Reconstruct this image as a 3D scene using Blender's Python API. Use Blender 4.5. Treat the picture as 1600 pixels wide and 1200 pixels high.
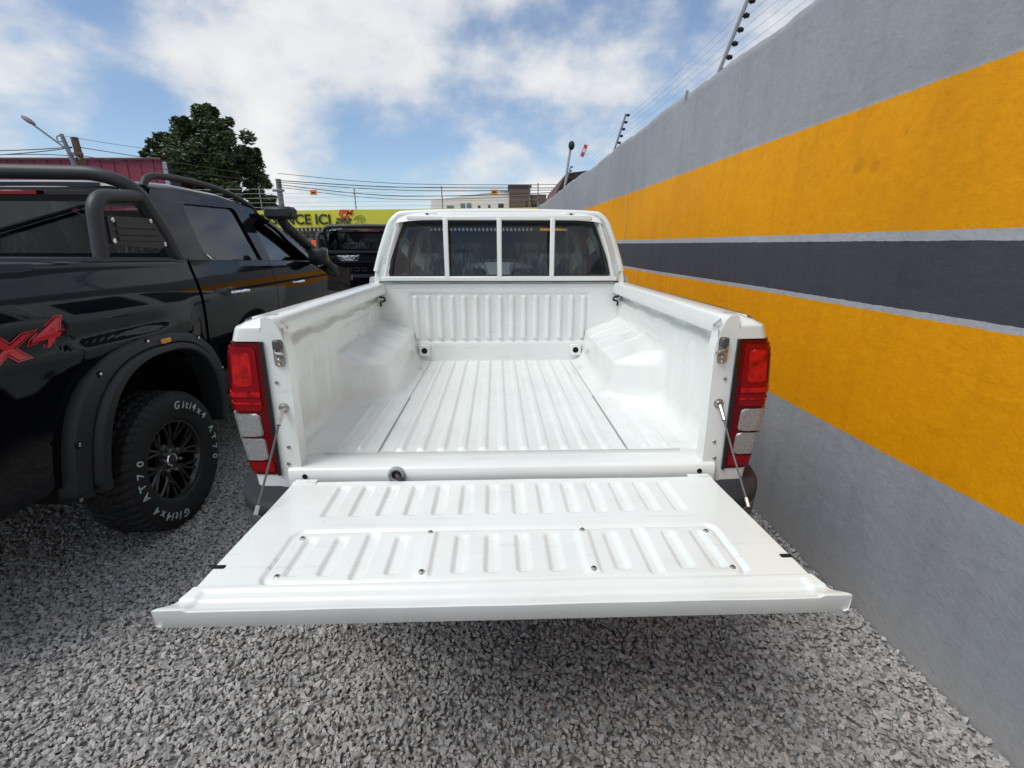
import bpy, bmesh, math, random
import numpy as np
from mathutils import Vector, Matrix
from mathutils.geometry import tessellate_polygon
for o in list(bpy.data.objects): bpy.data.objects.remove(o)
SC = bpy.context.scene
COL = SC.collection
RNG = random.Random(7)
NR = np.random.RandomState(11)
R_ = math.radians

# ------------------------------------------------------------------ camera
FPX = 750.0
PITCH, YAW = R_(15.925), R_(0.955)
cam = bpy.data.cameras.new('camera')
cam.sensor_width = 36.0; cam.lens = FPX / 1600 * 36.0
cam.clip_start = 0.02; cam.clip_end = 2000
camo = bpy.data.objects.new('camera', cam); COL.objects.link(camo)
_F = Vector((math.sin(YAW)*math.cos(PITCH), math.cos(YAW)*math.cos(PITCH), -math.sin(PITCH)))
_R = Vector((math.cos(YAW), -math.sin(YAW), 0)); _U = _R.cross(_F)
camo.matrix_world = Matrix(((_R.x,_U.x,-_F.x,.005),(_R.y,_U.y,-_F.y,0),(_R.z,_U.z,-_F.z,1.60),(0,0,0,1)))
SC.camera = camo
SC.view_settings.view_transform = 'Standard'; SC.view_settings.look = 'None'
SC.view_settings.exposure = 1.02; SC.view_settings.gamma = 1.0
SC.cycles.max_bounces = 6; SC.cycles.diffuse_bounces = 3; SC.cycles.glossy_bounces = 4; SC.cycles.transparent_max_bounces = 12

# ------------------------------------------------------------------ world + sun
SUN = Vector((-.46, -.30, .83)).normalized()
W = bpy.data.worlds.new('World'); SC.world = W; W.use_nodes = True
nt = W.node_tree; nt.nodes.clear()
def N(nt, t, **k):
    n = nt.nodes.new(t)
    for a, b in k.items(): setattr(n, a, b)
    return n
def lk(nt, a, b): nt.links.new(a, b)
out = N(nt,'ShaderNodeOutputWorld'); bg = N(nt,'ShaderNodeBackground'); bg.inputs[1].default_value = 0.10
lk(nt, bg.outputs[0], out.inputs[0])
sky = N(nt,'ShaderNodeTexSky', sky_type='NISHITA'); sky.sun_disc = False
sky.sun_elevation = math.asin(SUN.z); sky.sun_rotation = math.atan2(SUN.x, SUN.y)
sky.air_density = 1.0; sky.dust_density = 0.2; sky.ozone_density = 3.0
tc = N(nt,'ShaderNodeTexCoord')
def vmath(nt, op, a, b=None):
    n = N(nt,'ShaderNodeVectorMath', operation=op)
    for i, v in enumerate((a,b)):
        if v is None: continue
        if hasattr(v,'links'): lk(nt, v, n.inputs[i])
        else: n.inputs[i].default_value = v
    return n
def fmath(nt, op, a, b=None, c=None, clamp=False):
    n = N(nt,'ShaderNodeMath', operation=op, use_clamp=clamp)
    for i, v in enumerate((a,b,c)):
        if v is None: continue
        if hasattr(v,'links'): lk(nt, v, n.inputs[i])
        else: n.inputs[i].default_value = v
    return n.outputs[0]
sc_ = vmath(nt,'MULTIPLY', tc.outputs['Generated'], (1,1,1.6)).outputs[0]
def wnoise(scale, detail, rough, dist, off):
    v = vmath(nt,'ADD', sc_, off).outputs[0]
    n = N(nt,'ShaderNodeTexNoise'); lk(nt, v, n.inputs['Vector'])
    n.inputs['Scale'].default_value = scale; n.inputs['Detail'].default_value = detail
    n.inputs['Roughness'].default_value = rough; n.inputs['Distortion'].default_value = dist
    return n.outputs[0]
n1 = wnoise(6.5, 9, .55, .05, (3.1,.4,1.2)); n2 = wnoise(1.5, 3, .5, .2, (9.,2.,4.))
bias = fmath(nt,'MULTIPLY_ADD', n2, .30, -.01)
# cloud banks and blue gaps of this sky: (azimuth deg right of north, elevation deg, radius, weight)
SKYB = [(-45,14,.22,.05),(-31,17,.08,.10),(-23.5,16.5,.14,.20),(-15,20,.12,.08),(-8,18.5,.13,.12),
        (12,14,.24,.06),(-24.5,10.4,.05,.20),(-23,6.6,.030,.28),(4,6.0,.052,.30),(7.3,5.5,.04,.24),(-18,9.4,.05,.10),
        (-37,12,.13,-.20),(-52,22,.11,-.22),(-34,8,.13,-.20),(-16,8.5,.15,-.20),(-7,12,.09,-.16),(-29,22,.08,-.20),(-36,20,.09,-.18),
        (-9,5,.10,-.14),(3,22,.05,-.14),(-27,12.5,.06,-.16),(2,11,.10,-.10),(-3,21,.05,-.10)]
for az, el, rad, w in SKYB:
    d = (math.sin(R_(az))*math.cos(R_(el)), math.cos(R_(az))*math.cos(R_(el)), math.sin(R_(el)))
    dist = vmath(nt,'DISTANCE', tc.outputs['Generated'], d).outputs['Value']
    mr = N(nt,'ShaderNodeMapRange', interpolation_type='SMOOTHSTEP'); lk(nt, dist, mr.inputs[0])
    mr.inputs[1].default_value = 0; mr.inputs[2].default_value = rad*1.25; mr.inputs[3].default_value = w; mr.inputs[4].default_value = 0
    bias = fmath(nt,'ADD', bias, mr.outputs[0])
cov = fmath(nt,'ADD', n1, bias)
cm = N(nt,'ShaderNodeMapRange', interpolation_type='SMOOTHERSTEP'); lk(nt, cov, cm.inputs[0])
cm.inputs[1].default_value = .38; cm.inputs[2].default_value = .84; cm.inputs[3].default_value = .12; cm.inputs[4].default_value = .95
n3 = wnoise(9., 6, .55, .1, (1.3,7.,2.))
cr = N(nt,'ShaderNodeMapRange'); lk(nt, fmath(nt,'MULTIPLY_ADD', n3, .35, cov), cr.inputs[0])
cr.inputs[1].default_value = .62; cr.inputs[2].default_value = 1.15
cc = N(nt,'ShaderNodeMixRGB'); lk(nt, cr.outputs[0], cc.inputs[0])
cc.inputs[1].default_value = (3.25,3.4,3.6,1); cc.inputs[2].default_value = (4.6,4.6,4.55,1)
mx = N(nt,'ShaderNodeMixRGB'); lk(nt, cm.outputs[0], mx.inputs[0]); hs = N(nt,'ShaderNodeHueSaturation'); hs.inputs['Saturation'].default_value = 1.08; hs.inputs['Value'].default_value = .66; lk(nt, sky.outputs[0], hs.inputs['Color']); lk(nt, hs.outputs[0], mx.inputs[1]); lk(nt, cc.outputs[0], mx.inputs[2])
lk(nt, mx.outputs[0], bg.inputs[0])
sl = bpy.data.lights.new('sun','SUN'); sl.energy = 1.2; sl.angle = R_(35); sl.color = (1,.97,.92)
so = bpy.data.objects.new('sun', sl); COL.objects.link(so); so.location = (-6,4,12)
so.rotation_euler = SUN.to_track_quat('Z','Y').to_euler()

# ------------------------------------------------------------------ materials
MATS = {}
def pmat(name, col, rough=.5, metal=0, coat=0, coat_rough=.03, spec=.5, bump=None, var=None, trans=0, ior=1.45):
    """principled; bump=(scale, strength, dist); var=(scale, amount, second colour)"""
    m = bpy.data.materials.new(name); m.use_nodes = True; t = m.node_tree
    b = t.nodes['Principled BSDF']; b.inputs['Base Color'].default_value = (*col,1)
    b.inputs['Roughness'].default_value = rough; b.inputs['Metallic'].default_value = metal
    b.inputs['Coat Weight'].default_value = coat; b.inputs['Coat Roughness'].default_value = coat_rough
    b.inputs['Specular IOR Level'].default_value = spec; b.inputs['Transmission Weight'].default_value = trans
    b.inputs['IOR'].default_value = ior
    tcx = N(t,'ShaderNodeTexCoord')
    if bump:
        n = N(t,'ShaderNodeTexNoise'); lk(t, tcx.outputs['Object'], n.inputs['Vector'])
        n.inputs['Scale'].default_value = bump[0]; n.inputs['Detail'].default_value = 5
        bp = N(t,'ShaderNodeBump'); bp.inputs['Strength'].default_value = bump[1]; bp.inputs['Distance'].default_value = bump[2]
        lk(t, n.outputs[0], bp.inputs['Height']); lk(t, bp.outputs[0], b.inputs['Normal'])
    if var:
        n = N(t,'ShaderNodeTexNoise'); lk(t, tcx.outputs['Object'], n.inputs['Vector'])
        n.inputs['Scale'].default_value = var[0]; n.inputs['Detail'].default_value = 6; n.inputs['Roughness'].default_value = .6
        r = N(t,'ShaderNodeMapRange'); lk(t, n.outputs[0], r.inputs[0]); r.inputs[1].default_value = .42; r.inputs[2].default_value = .68
        r.inputs[4].default_value = var[1]
        x = N(t,'ShaderNodeMixRGB'); lk(t, r.outputs[0], x.inputs[0]); x.inputs[1].default_value = (*col,1); x.inputs[2].default_value = (*var[2],1)
        lk(t, x.outputs[0], b.inputs['Base Color'])
    MATS[name] = m
    return m
def glass(name, tint, rough=.0, refl=1.0):
    m = bpy.data.materials.new(name); m.use_nodes = True; t = m.node_tree; t.nodes.clear()
    o = N(t,'ShaderNodeOutputMaterial'); mxs = N(t,'ShaderNodeMixShader'); tr = N(t,'ShaderNodeBsdfTransparent'); gl = N(t,'ShaderNodeBsdfGlossy')
    tr.inputs[0].default_value = (*tint,1); gl.inputs['Roughness'].default_value = rough
    fr = N(t,'ShaderNodeFresnel'); fr.inputs[0].default_value = 1.52
    f = fmath(t,'MULTIPLY', fr.outputs[0], refl, clamp=True)
    lk(t, f, mxs.inputs[0]); lk(t, tr.outputs[0], mxs.inputs[1]); lk(t, gl.outputs[0], mxs.inputs[2]); lk(t, mxs.outputs[0], o.inputs[0])
    MATS[name] = m; return m
def white_paint():
    m=pmat('white_paint', (.78,.81,.783), .32, coat=.6, coat_rough=.05); t=m.node_tree; b=t.nodes['Principled BSDF']
    tcx=N(t,'ShaderNodeTexCoord')
    def msk(scale,mp,lo,hi,amt,det=6):
        v=vmath(t,'MULTIPLY',tcx.outputs['Object'],mp).outputs[0]
        n=N(t,'ShaderNodeTexNoise'); lk(t,v,n.inputs['Vector']); n.inputs['Scale'].default_value=scale; n.inputs['Detail'].default_value=det; n.inputs['Roughness'].default_value=.62
        r=N(t,'ShaderNodeMapRange'); lk(t,n.outputs[0],r.inputs[0]); r.inputs[1].default_value=lo; r.inputs[2].default_value=hi; r.inputs[3].default_value=0; r.inputs[4].default_value=amt
        return r.outputs[0]
    f=fmath(t,'ADD',msk(4,(1,1,1),.45,.75,.18),fmath(t,'ADD',msk(9,(.5,5,5),.60,.74,.24),msk(55,(1,1,1),.69,.76,.40,3)),clamp=True)
    x=N(t,'ShaderNodeMixRGB'); lk(t,f,x.inputs[0]); x.inputs[1].default_value=(.78,.81,.783,1); x.inputs[2].default_value=(.40,.40,.36,1); lk(t,x.outputs[0],b.inputs['Base Color'])
    r=N(t,'ShaderNodeMapRange'); lk(t,f,r.inputs[0]); r.inputs[2].default_value=.3; r.inputs[3].default_value=.28; r.inputs[4].default_value=.55; lk(t,r.outputs[0],b.inputs['Roughness'])
white_paint()
pmat('white_paint_plain', (.78,.81,.783), .26, coat=.7)
pmat('sealer', (.52,.55,.52), .55)
pmat('seam_soft', (.20,.21,.20), .7)
pmat('seam_dark', (.05,.055,.05), .7)
pmat('black_paint', (.003,.0035,.006), .05, spec=.42)
pmat('black_plastic', (.020,.021,.024), .52, bump=(420.,.25,.001))
pmat('grey_plastic', (.028,.029,.034), .62, spec=.3, bump=(300.,.2,.001), var=(9.,.3,(.045,.047,.052)))
pmat('lower_bumper', (.062,.065,.072), .55, spec=.3, bump=(300.,.1,.001))
pmat('bar_coat', (.030,.031,.035), .46, bump=(500.,.35,.0008))
pmat('rubber', (.010,.010,.011), .68, bump=(60.,.2,.002), var=(12.,.35,(.022,.021,.02)))
pmat('rim_black', (.008,.008,.009), .25, coat=.6)
pmat('chrome', (.85,.86,.88), .10, metal=1)
pmat('steel', (.52,.51,.48), .33, metal=1, var=(60.,.5,(.36,.33,.30)))
pmat('cable', (.10,.10,.10), .5, metal=.4)
pmat('red_lens', (.24,.002,.006), .12, spec=.3)
pmat('red_lens_dark', (.12,.0015,.004), .12, spec=.3)
pmat('red_reflector', (.58,.008,.010), .14, spec=.4, bump=(60.,.35,.004), var=(28.,.9,(.16,.002,.004)))
pmat('clear_lens', (.45,.45,.44), .14, coat=1, metal=.5, bump=(260.,.7,.003), var=(190.,.8,(.20,.20,.20)))
pmat('lamp_black', (.006,.006,.007), .2, coat=.5)
pmat('amber', (.75,.27,.01), .2, coat=.6)
pmat('letter_white', (.42,.50,.50), .6)
pmat('red_decal', (.62,.022,.035), .35, coat=.4)
pmat('interior_dark', (.012,.012,.013), .7)
pmat('seat_cloth', (.05,.05,.055), .85)
pmat('seat_belt', (.30,.05,.03), .6)
pmat('hole_black', (.004,.004,.004), .9)
pmat('plug_grey', (.33,.35,.34), .6)
glass('glass_rear', (.78,.81,.80), 0, .8)
glass('glass_side', (.70,.74,.73), 0, 1.5)
glass('glass_clear', (.84,.88,.87), 0, 1.)
def wrap_mat():
    m = bpy.data.materials.new('plastic_wrap'); m.use_nodes = True; t = m.node_tree; t.nodes.clear()
    o = N(t,'ShaderNodeOutputMaterial'); mxs = N(t,'ShaderNodeMixShader'); tr = N(t,'ShaderNodeBsdfTransparent'); gl = N(t,'ShaderNodeBsdfPrincipled')
    gl.inputs['Base Color'].default_value = (.75,.78,.78,1); gl.inputs['Roughness'].default_value = .18; gl.inputs['Coat Weight'].default_value = 1
    tcx = N(t,'ShaderNodeTexCoord'); mp = N(t,'ShaderNodeMapping'); mp.inputs['Scale'].default_value = (9,9,2.2); lk(t, tcx.outputs['Object'], mp.inputs[0])
    n = N(t,'ShaderNodeTexNoise'); lk(t, mp.outputs[0], n.inputs['Vector']); n.inputs['Scale'].default_value = 2.2; n.inputs['Detail'].default_value = 4; n.inputs['Distortion'].default_value = 1.6
    r = N(t,'ShaderNodeMapRange'); lk(t, n.outputs[0], r.inputs[0]); r.inputs[1].default_value = .45; r.inputs[2].default_value = .72; r.inputs[3].default_value = .10; r.inputs[4].default_value = .85
    bp = N(t,'ShaderNodeBump'); bp.inputs['Strength'].default_value = 1; bp.inputs['Distance'].default_value = .05; lk(t, n.outputs[0], bp.inputs['Height']); lk(t, bp.outputs[0], gl.inputs['Normal'])
    lk(t, r.outputs[0], mxs.inputs[0]); lk(t, tr.outputs[0], mxs.inputs[1]); lk(t, gl.outputs[0], mxs.inputs[2]); lk(t, mxs.outputs[0], o.inputs[0])
    MATS['plastic_wrap'] = m
wrap_mat()

# ------------------------------------------------------------------ mesh helpers
ORG = {}
def smooth(a, b, x):
    t = np.clip((np.asarray(x, float)-a)/(b-a), 0, 1); return t*t*(3-2*t)
def rrect(x, y, cx, cy, hx, hy, r):
    qx = np.abs(x-cx)-hx+r; qy = np.abs(y-cy)-hy+r
    return np.hypot(np.maximum(qx,0), np.maximum(qy,0)) + np.minimum(np.maximum(qx,qy),0) - r
def emb(d, w): return 1-smooth(-w, 0, d)
def roundpoly(pts, r, n=4):
    res = []; L = len(pts)
    for i in range(L):
        p0, p, p1 = (Vector(pts[i-1]), Vector(pts[i]), Vector(pts[(i+1)%L]))
        a = (p0-p); b = (p1-p); rr = r[i] if isinstance(r,(list,tuple)) else r
        k = min(rr, a.length*.45, b.length*.45)
        A = p+a.normalized()*k; B = p+b.normalized()*k
        for j in range(n+1):
            t = j/n; q = A*(1-t)**2+p*2*t*(1-t)+B*t*t; res.append((q.x,q.y))
    return res
class MB:
    def __init__(s): s.v=[]; s.f=[]
    def add(s, vs, fs):
        o = len(s.v); s.v.extend([tuple(map(float,v)) for v in vs]); s.f.extend([tuple(i+o for i in q) for q in fs]); return s
    def grid(s, P, wi=False, wj=False):
        P = np.asarray(P, float); ni, nj = P.shape[:2]; fs = []
        for i in range(ni if wi else ni-1):
            for j in range(nj if wj else nj-1):
                a=i*nj+j; b=((i+1)%ni)*nj+j; c=((i+1)%ni)*nj+(j+1)%nj; d=i*nj+(j+1)%nj
                fs.append((a,b,c,d))
        return s.add(P.reshape(-1,3), fs)
    def box(s, c, d, b=.004, rot=None):
        h = [x/2 for x in d]; b = min(b, *[x*.45 for x in h]); vs=[]; idx={}
        for sx in (-1,1):
            for sy in (-1,1):
                for sz in (-1,1):
                    for ax in range(3):
                        p=[sx*h[0],sy*h[1],sz*h[2]]
                        for k in range(3):
                            if k!=ax: p[k]-= (sx,sy,sz)[k]*b
                        idx[(sx,sy,sz,ax)]=len(vs); vs.append(Vector(p))
        fs=[]
        for ax in range(3):
            o1,o2=[k for k in range(3) if k!=ax]
            for sg in (-1,1):
                q=[]
                for a,bb in ((-1,-1),(1,-1),(1,1),(-1,1)):
                    k=[0,0,0]; k[ax]=sg; k[o1]=a; k[o2]=bb; q.append(idx[(*k,ax)])
                fs.append(tuple(q))
            for a in (-1,1):
                for bb in (-1,1):
                    q=[]
                    for sg,axx in ((-1,o1),(1,o1),(1,o2),(-1,o2)):
                        k=[0,0,0]; k[ax]=sg; k[o1]=a; k[o2]=bb; q.append(idx[(*k,axx)])
                    fs.append(tuple(q))
        for sx in (-1,1):
            for sy in (-1,1):
                for sz in (-1,1): fs.append(tuple(idx[(sx,sy,sz,a)] for a in range(3)))
        M = rot or Matrix.Identity(3); c=Vector(c)
        return s.add([M@v+c for v in vs], fs)
    def tube(s, pts, r, n=10, caps=True):
        pts=[Vector(p) for p in pts]; L=len(pts); rs = r if isinstance(r,(list,tuple)) else [r]*L
        up=None; rings=[]
        for i,p in enumerate(pts):
            t=(pts[min(i+1,L-1)]-pts[max(i-1,0)]).normalized()
            if up is None:
                up = Vector((0,0,1)) if abs(t.z)<.9 else Vector((1,0,0))
            up=(up-t*up.dot(t)).normalized(); sd=t.cross(up)
            rings.append([p+(up*math.cos(2*math.pi*k/n)+sd*math.sin(2*math.pi*k/n))*rs[i] for k in range(n)])
        vs=[v for g in rings for v in g]; fs=[]
        for i in range(L-1):
            for k in range(n): fs.append((i*n+k,i*n+(k+1)%n,(i+1)*n+(k+1)%n,(i+1)*n+k))
        if caps: fs.append(tuple(range(n))[::-1]); fs.append(tuple((L-1)*n+k for k in range(n)))
        return s.add(vs, fs)
    def lathe(s, prof, n=32, axis='x', c=(0,0,0), a0=0, a1=2*math.pi):
        full = abs(a1-a0-2*math.pi)<1e-6; m = n if full else n+1; P=[]
        for k in range(m):
            a=a0+(a1-a0)*k/n; ca,sa=math.cos(a),math.sin(a); row=[]
            for r,h in prof:
                q = (h,r*ca,r*sa) if axis=='x' else (r*ca,h,r*sa) if axis=='y' else (r*ca,r*sa,h)
                row.append((q[0]+c[0],q[1]+c[1],q[2]+c[2]))
            P.append(row)
        return s.grid(P, wi=full)
    def ball(s, c, r, n=10, sc=(1,1,1)):
        prof=[(max(1e-4,math.sin(math.pi*i/n)),-math.cos(math.pi*i/n)) for i in range(n+1)]
        P=[[(c[0]+p[0]*math.cos(a)*r*sc[0],c[1]+p[0]*math.sin(a)*r*sc[1],c[2]+p[1]*r*sc[2]) for p in prof] for a in [2*math.pi*k/(2*n) for k in range(2*n)]]
        return s.grid(P, wi=True)
    def plate(s, outline, holes, fa, fb=None):
        loops=[list(outline)]+[list(h) for h in holes]
        tris=tessellate_polygon([[Vector((a,b,0)) for a,b in l] for l in loops])
        pts=[p for l in loops for p in l]; n=len(pts)
        vs=[fa(*p) for p in pts]; fs=[tuple(t) for t in tris]
        if fb:
            vs+= [fb(*p) for p in pts]; fs+=[tuple(i+n for i in reversed(t)) for t in tris]
            o=0
            for l in loops:
                m=len(l)
                for i in range(m): a=o+i; b=o+(i+1)%m; fs.append((a,b,b+n,a+n))
                o+=m
        return s.add(vs, fs)
    def build(s, name, mat, parent=None, ang=38, loc=None, rot=None, org=None, flat=False):
        og = Vector(ORG.get(parent.name,(0,0,0))) if parent else Vector(org or (0,0,0))
        me=bpy.data.meshes.new(name); v=np.array(s.v,float)
        if loc is None: v=v-np.array(og)
        me.from_pydata(v.tolist(), [], s.f); me.validate()
        bm=bmesh.new(); bm.from_mesh(me); bmesh.ops.recalc_face_normals(bm, faces=bm.faces); bm.to_mesh(me); bm.free()
        if not flat:
            me.shade_smooth(); me.set_sharp_from_angle(angle=R_(ang))
        me.materials.append(MATS[mat] if isinstance(mat,str) else mat)
        o=bpy.data.objects.new(name,me); COL.objects.link(o)
        if parent:
            o.parent=parent; ORG[o.name]=tuple(og)
            if loc is not None:
                o.location=Vector(loc)-og
                ORG[o.name]=(0,0,0)
        else:
            o.location = loc if loc is not None else og; ORG[o.name]=tuple(og)
        if rot: o.rotation_euler=rot
        return o
def tag(o, label=None, cat=None, group=None, kind=None):
    for k,v in (('label',label),('category',cat),('group',group),('kind',kind)):
        if v: o[k]=v
    return o
def root(name, loc, label, cat, group=None, rz=0, at=None):
    """at: where the empty really stands when the builder's own coordinates (loc) are turned or shifted"""
    o=bpy.data.objects.new(name,None); COL.objects.link(o); o.empty_display_size=.2
    ORG[o.name]=tuple(loc); o.location=at or loc; o.rotation_euler=(0,0,rz)
    return tag(o,label,cat,group)
def copy_tree(o, parent=None):
    c=o.copy(); COL.objects.link(c); c.parent=parent
    for ch in list(o.children): copy_tree(ch,c)
    return c
def bez(pts, n=8):
    """smooth polyline through points (Catmull-Rom)"""
    P=[Vector(p) for p in pts]; res=[]
    for i in range(len(P)-1):
        a,b,c,d=P[max(i-1,0)],P[i],P[i+1],P[min(i+2,len(P)-1)]
        for k in range(n):
            t=k/n; res.append(.5*((2*b)+(c-a)*t+(2*a-5*b+4*c-d)*t*t+(-a+3*b-3*c+d)*t**3))
    res.append(P[-1]); return res
def fillet(pts, r, n=6):
    P=[Vector(p) for p in pts]; res=[P[0]]
    for i in range(1,len(P)-1):
        a=P[i-1]-P[i]; b=P[i+1]-P[i]; k=min(r,a.length*.49,b.length*.49)
        A=P[i]+a.normalized()*k; B=P[i]+b.normalized()*k
        for j in range(n+1):
            t=j/n; res.append(A*(1-t)**2+P[i]*2*t*(1-t)+B*t*t)
    res.append(P[-1]); return res
def text_mesh(txt, size=1, offset=0, shear=0, extrude=.0, align='CENTER', space=1):
    cu=bpy.data.curves.new('txt','FONT'); cu.body=txt; cu.size=size; cu.offset=offset; cu.shear=shear; cu.extrude=extrude
    cu.align_x=align; cu.align_y='CENTER'; cu.space_character=space; cu.resolution_u=3
    o=bpy.data.objects.new('txt',cu); COL.objects.link(o); bpy.context.view_layer.update()
    me=bpy.data.meshes.new_from_object(o.evaluated_get(bpy.context.evaluated_depsgraph_get()))
    vs=[tuple(v.co) for v in me.vertices]; fs=[tuple(p.vertices) for p in me.polygons]
    bpy.data.objects.remove(o); bpy.data.curves.remove(cu); bpy.data.meshes.remove(me)
    return vs,fs

# ================================================================== GROUND
def ground_material():
    m=bpy.data.materials.new('gravel_bed'); m.use_nodes=True; t=m.node_tree; b=t.nodes['Principled BSDF']; b.inputs['Roughness'].default_value=.95
    tcx=N(t,'ShaderNodeTexCoord'); vo=N(t,'ShaderNodeTexVoronoi'); lk(t,tcx.outputs['Object'],vo.inputs['Vector']); vo.inputs['Scale'].default_value=38
    rp=N(t,'ShaderNodeValToRGB'); lk(t,vo.outputs['Color'],rp.inputs[0])
    rp.color_ramp.elements[0].color=(.15,.147,.143,1); rp.color_ramp.elements[1].color=(.34,.335,.325,1)
    lk(t,rp.outputs[0],b.inputs['Base Color'])
    bp=N(t,'ShaderNodeBump'); bp.inputs['Strength'].default_value=1; bp.inputs['Distance'].default_value=.02; bp.invert=True
    lk(t,vo.outputs['Distance'],bp.inputs['Height']); lk(t,bp.outputs[0],b.inputs['Normal']); MATS['gravel_bed']=m
ground_material()
g=MB().grid([[(-400,-400,-.006),(-400,600,-.006)],[(400,-400,-.006),(400,600,-.006)]]).build('ground','gravel_bed')
tag(g,'grey gravel yard ground',None,None,'structure')
def stone_material():
    m=bpy.data.materials.new('crushed_stone'); m.use_nodes=True; t=m.node_tree; b=t.nodes['Principled BSDF']; b.inputs['Roughness'].default_value=.85
    b.inputs['Specular IOR Level'].default_value=.3
    oi=N(t,'ShaderNodeObjectInfo'); rp=N(t,'ShaderNodeValToRGB'); lk(t,oi.outputs['Random'],rp.inputs[0]); e=rp.color_ramp.elements
    e[0].color=(.29,.28,.268,1); e[1].color=(.50,.49,.475,1)
    for p,c in ((.45,(.36,.355,.347,1)),(.62,(.40,.39,.375,1)),(.90,(.45,.44,.43,1)),(.96,(.46,.42,.385,1))):
        k=e.new(p); k.color=c
    tcx=N(t,'ShaderNodeTexCoord'); n=N(t,'ShaderNodeTexNoise'); lk(t,tcx.outputs['Object'],n.inputs['Vector']); n.inputs['Scale'].default_value=90; n.inputs['Detail'].default_value=4
    mr=N(t,'ShaderNodeMapRange'); lk(t,n.outputs[0],mr.inputs[0]); mr.inputs[1].default_value=.3; mr.inputs[2].default_value=.7; mr.inputs[3].default_value=.82; mr.inputs[4].default_value=1.14
    mu=N(t,'ShaderNodeMixRGB',blend_type='MULTIPLY'); mu.inputs[0].default_value=1; lk(t,rp.outputs[0],mu.inputs[1]); lk(t,mr.outputs[0],mu.inputs[2]); lk(t,mu.outputs[0],b.inputs['Base Color'])
    MATS['crushed_stone']=m
stone_material()
def make_gravel():
    pl=MB().grid([[(-5.0,-1.2,0),(-5.0,7.2,0)],[(1.69,-1.2,.004),(1.435,7.2,.004)]]).build('gravel','crushed_stone')
    tag(pl,'loose crushed grey gravel stones covering the yard','gravel',None,'stuff')
    ng=bpy.data.node_groups.new('gravel_scatter','GeometryNodeTree')
    ng.interface.new_socket('Geometry',in_out='INPUT',socket_type='NodeSocketGeometry'); ng.interface.new_socket('Geometry',in_out='OUTPUT',socket_type='NodeSocketGeometry')
    gi=N(ng,'NodeGroupInput'); go=N(ng,'NodeGroupOutput')
    dp=N(ng,'GeometryNodeDistributePointsOnFaces'); lk(ng,gi.outputs[0],dp.inputs['Mesh']); dp.inputs['Density'].default_value=6300; dp.inputs['Seed'].default_value=4
    def rv(lo,hi,seed,typ='FLOAT_VECTOR'):
        n=N(ng,'FunctionNodeRandomValue',data_type=typ)
        ins=[s for s in n.inputs if s.enabled] if typ!='FLOAT' else None
        if typ=='FLOAT_VECTOR': n.inputs[0].default_value=lo; n.inputs[1].default_value=hi; o=n.outputs[0]
        else: n.inputs[2].default_value=lo; n.inputs[3].default_value=hi; o=n.outputs[1]
        n.inputs['Seed'].default_value=seed; return o
    jn=N(ng,'GeometryNodeJoinGeometry')
    for k in range(9):
        pt=N(ng,'GeometryNodePoints'); pt.inputs['Count'].default_value=13+k%4
        a=.0135+.003*(k%3); c_=.0085+.0022*((k*5)%4)
        lk(ng,rv((-a,-.0105,-c_),(a,.0105,c_),20+k),pt.inputs['Position'])
        ch=N(ng,'GeometryNodeConvexHull'); lk(ng,pt.outputs[0],ch.inputs[0])
        sm=N(ng,'GeometryNodeSetMaterial'); sm.inputs['Material'].default_value=MATS['crushed_stone']; lk(ng,ch.outputs[0],sm.inputs[0])
        g2=N(ng,'GeometryNodeGeometryToInstance'); lk(ng,sm.outputs[0],g2.inputs[0]); lk(ng,g2.outputs[0],jn.inputs[0])
    io=N(ng,'GeometryNodeInstanceOnPoints'); lk(ng,dp.outputs['Points'],io.inputs['Points']); lk(ng,jn.outputs[0],io.inputs['Instance'])
    io.inputs['Pick Instance'].default_value=True
    lk(ng,rv((-.5,-.5,0),(.5,.5,6.283),3),io.inputs['Rotation']); lk(ng,rv(.40,.98,5,'FLOAT'),io.inputs['Scale'])
    sp=N(ng,'GeometryNodeTranslateInstances'); lk(ng,io.outputs[0],sp.inputs[0]); lk(ng,rv((0,0,-.004),(0,0,.006),8),sp.inputs['Translation'])
    try: sp.inputs['Local Space'].default_value=False
    except Exception: pass
    lk(ng,sp.outputs[0],go.inputs[0])
    md=pl.modifiers.new('scatter','NODES'); md.node_group=ng
make_gravel()

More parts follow.
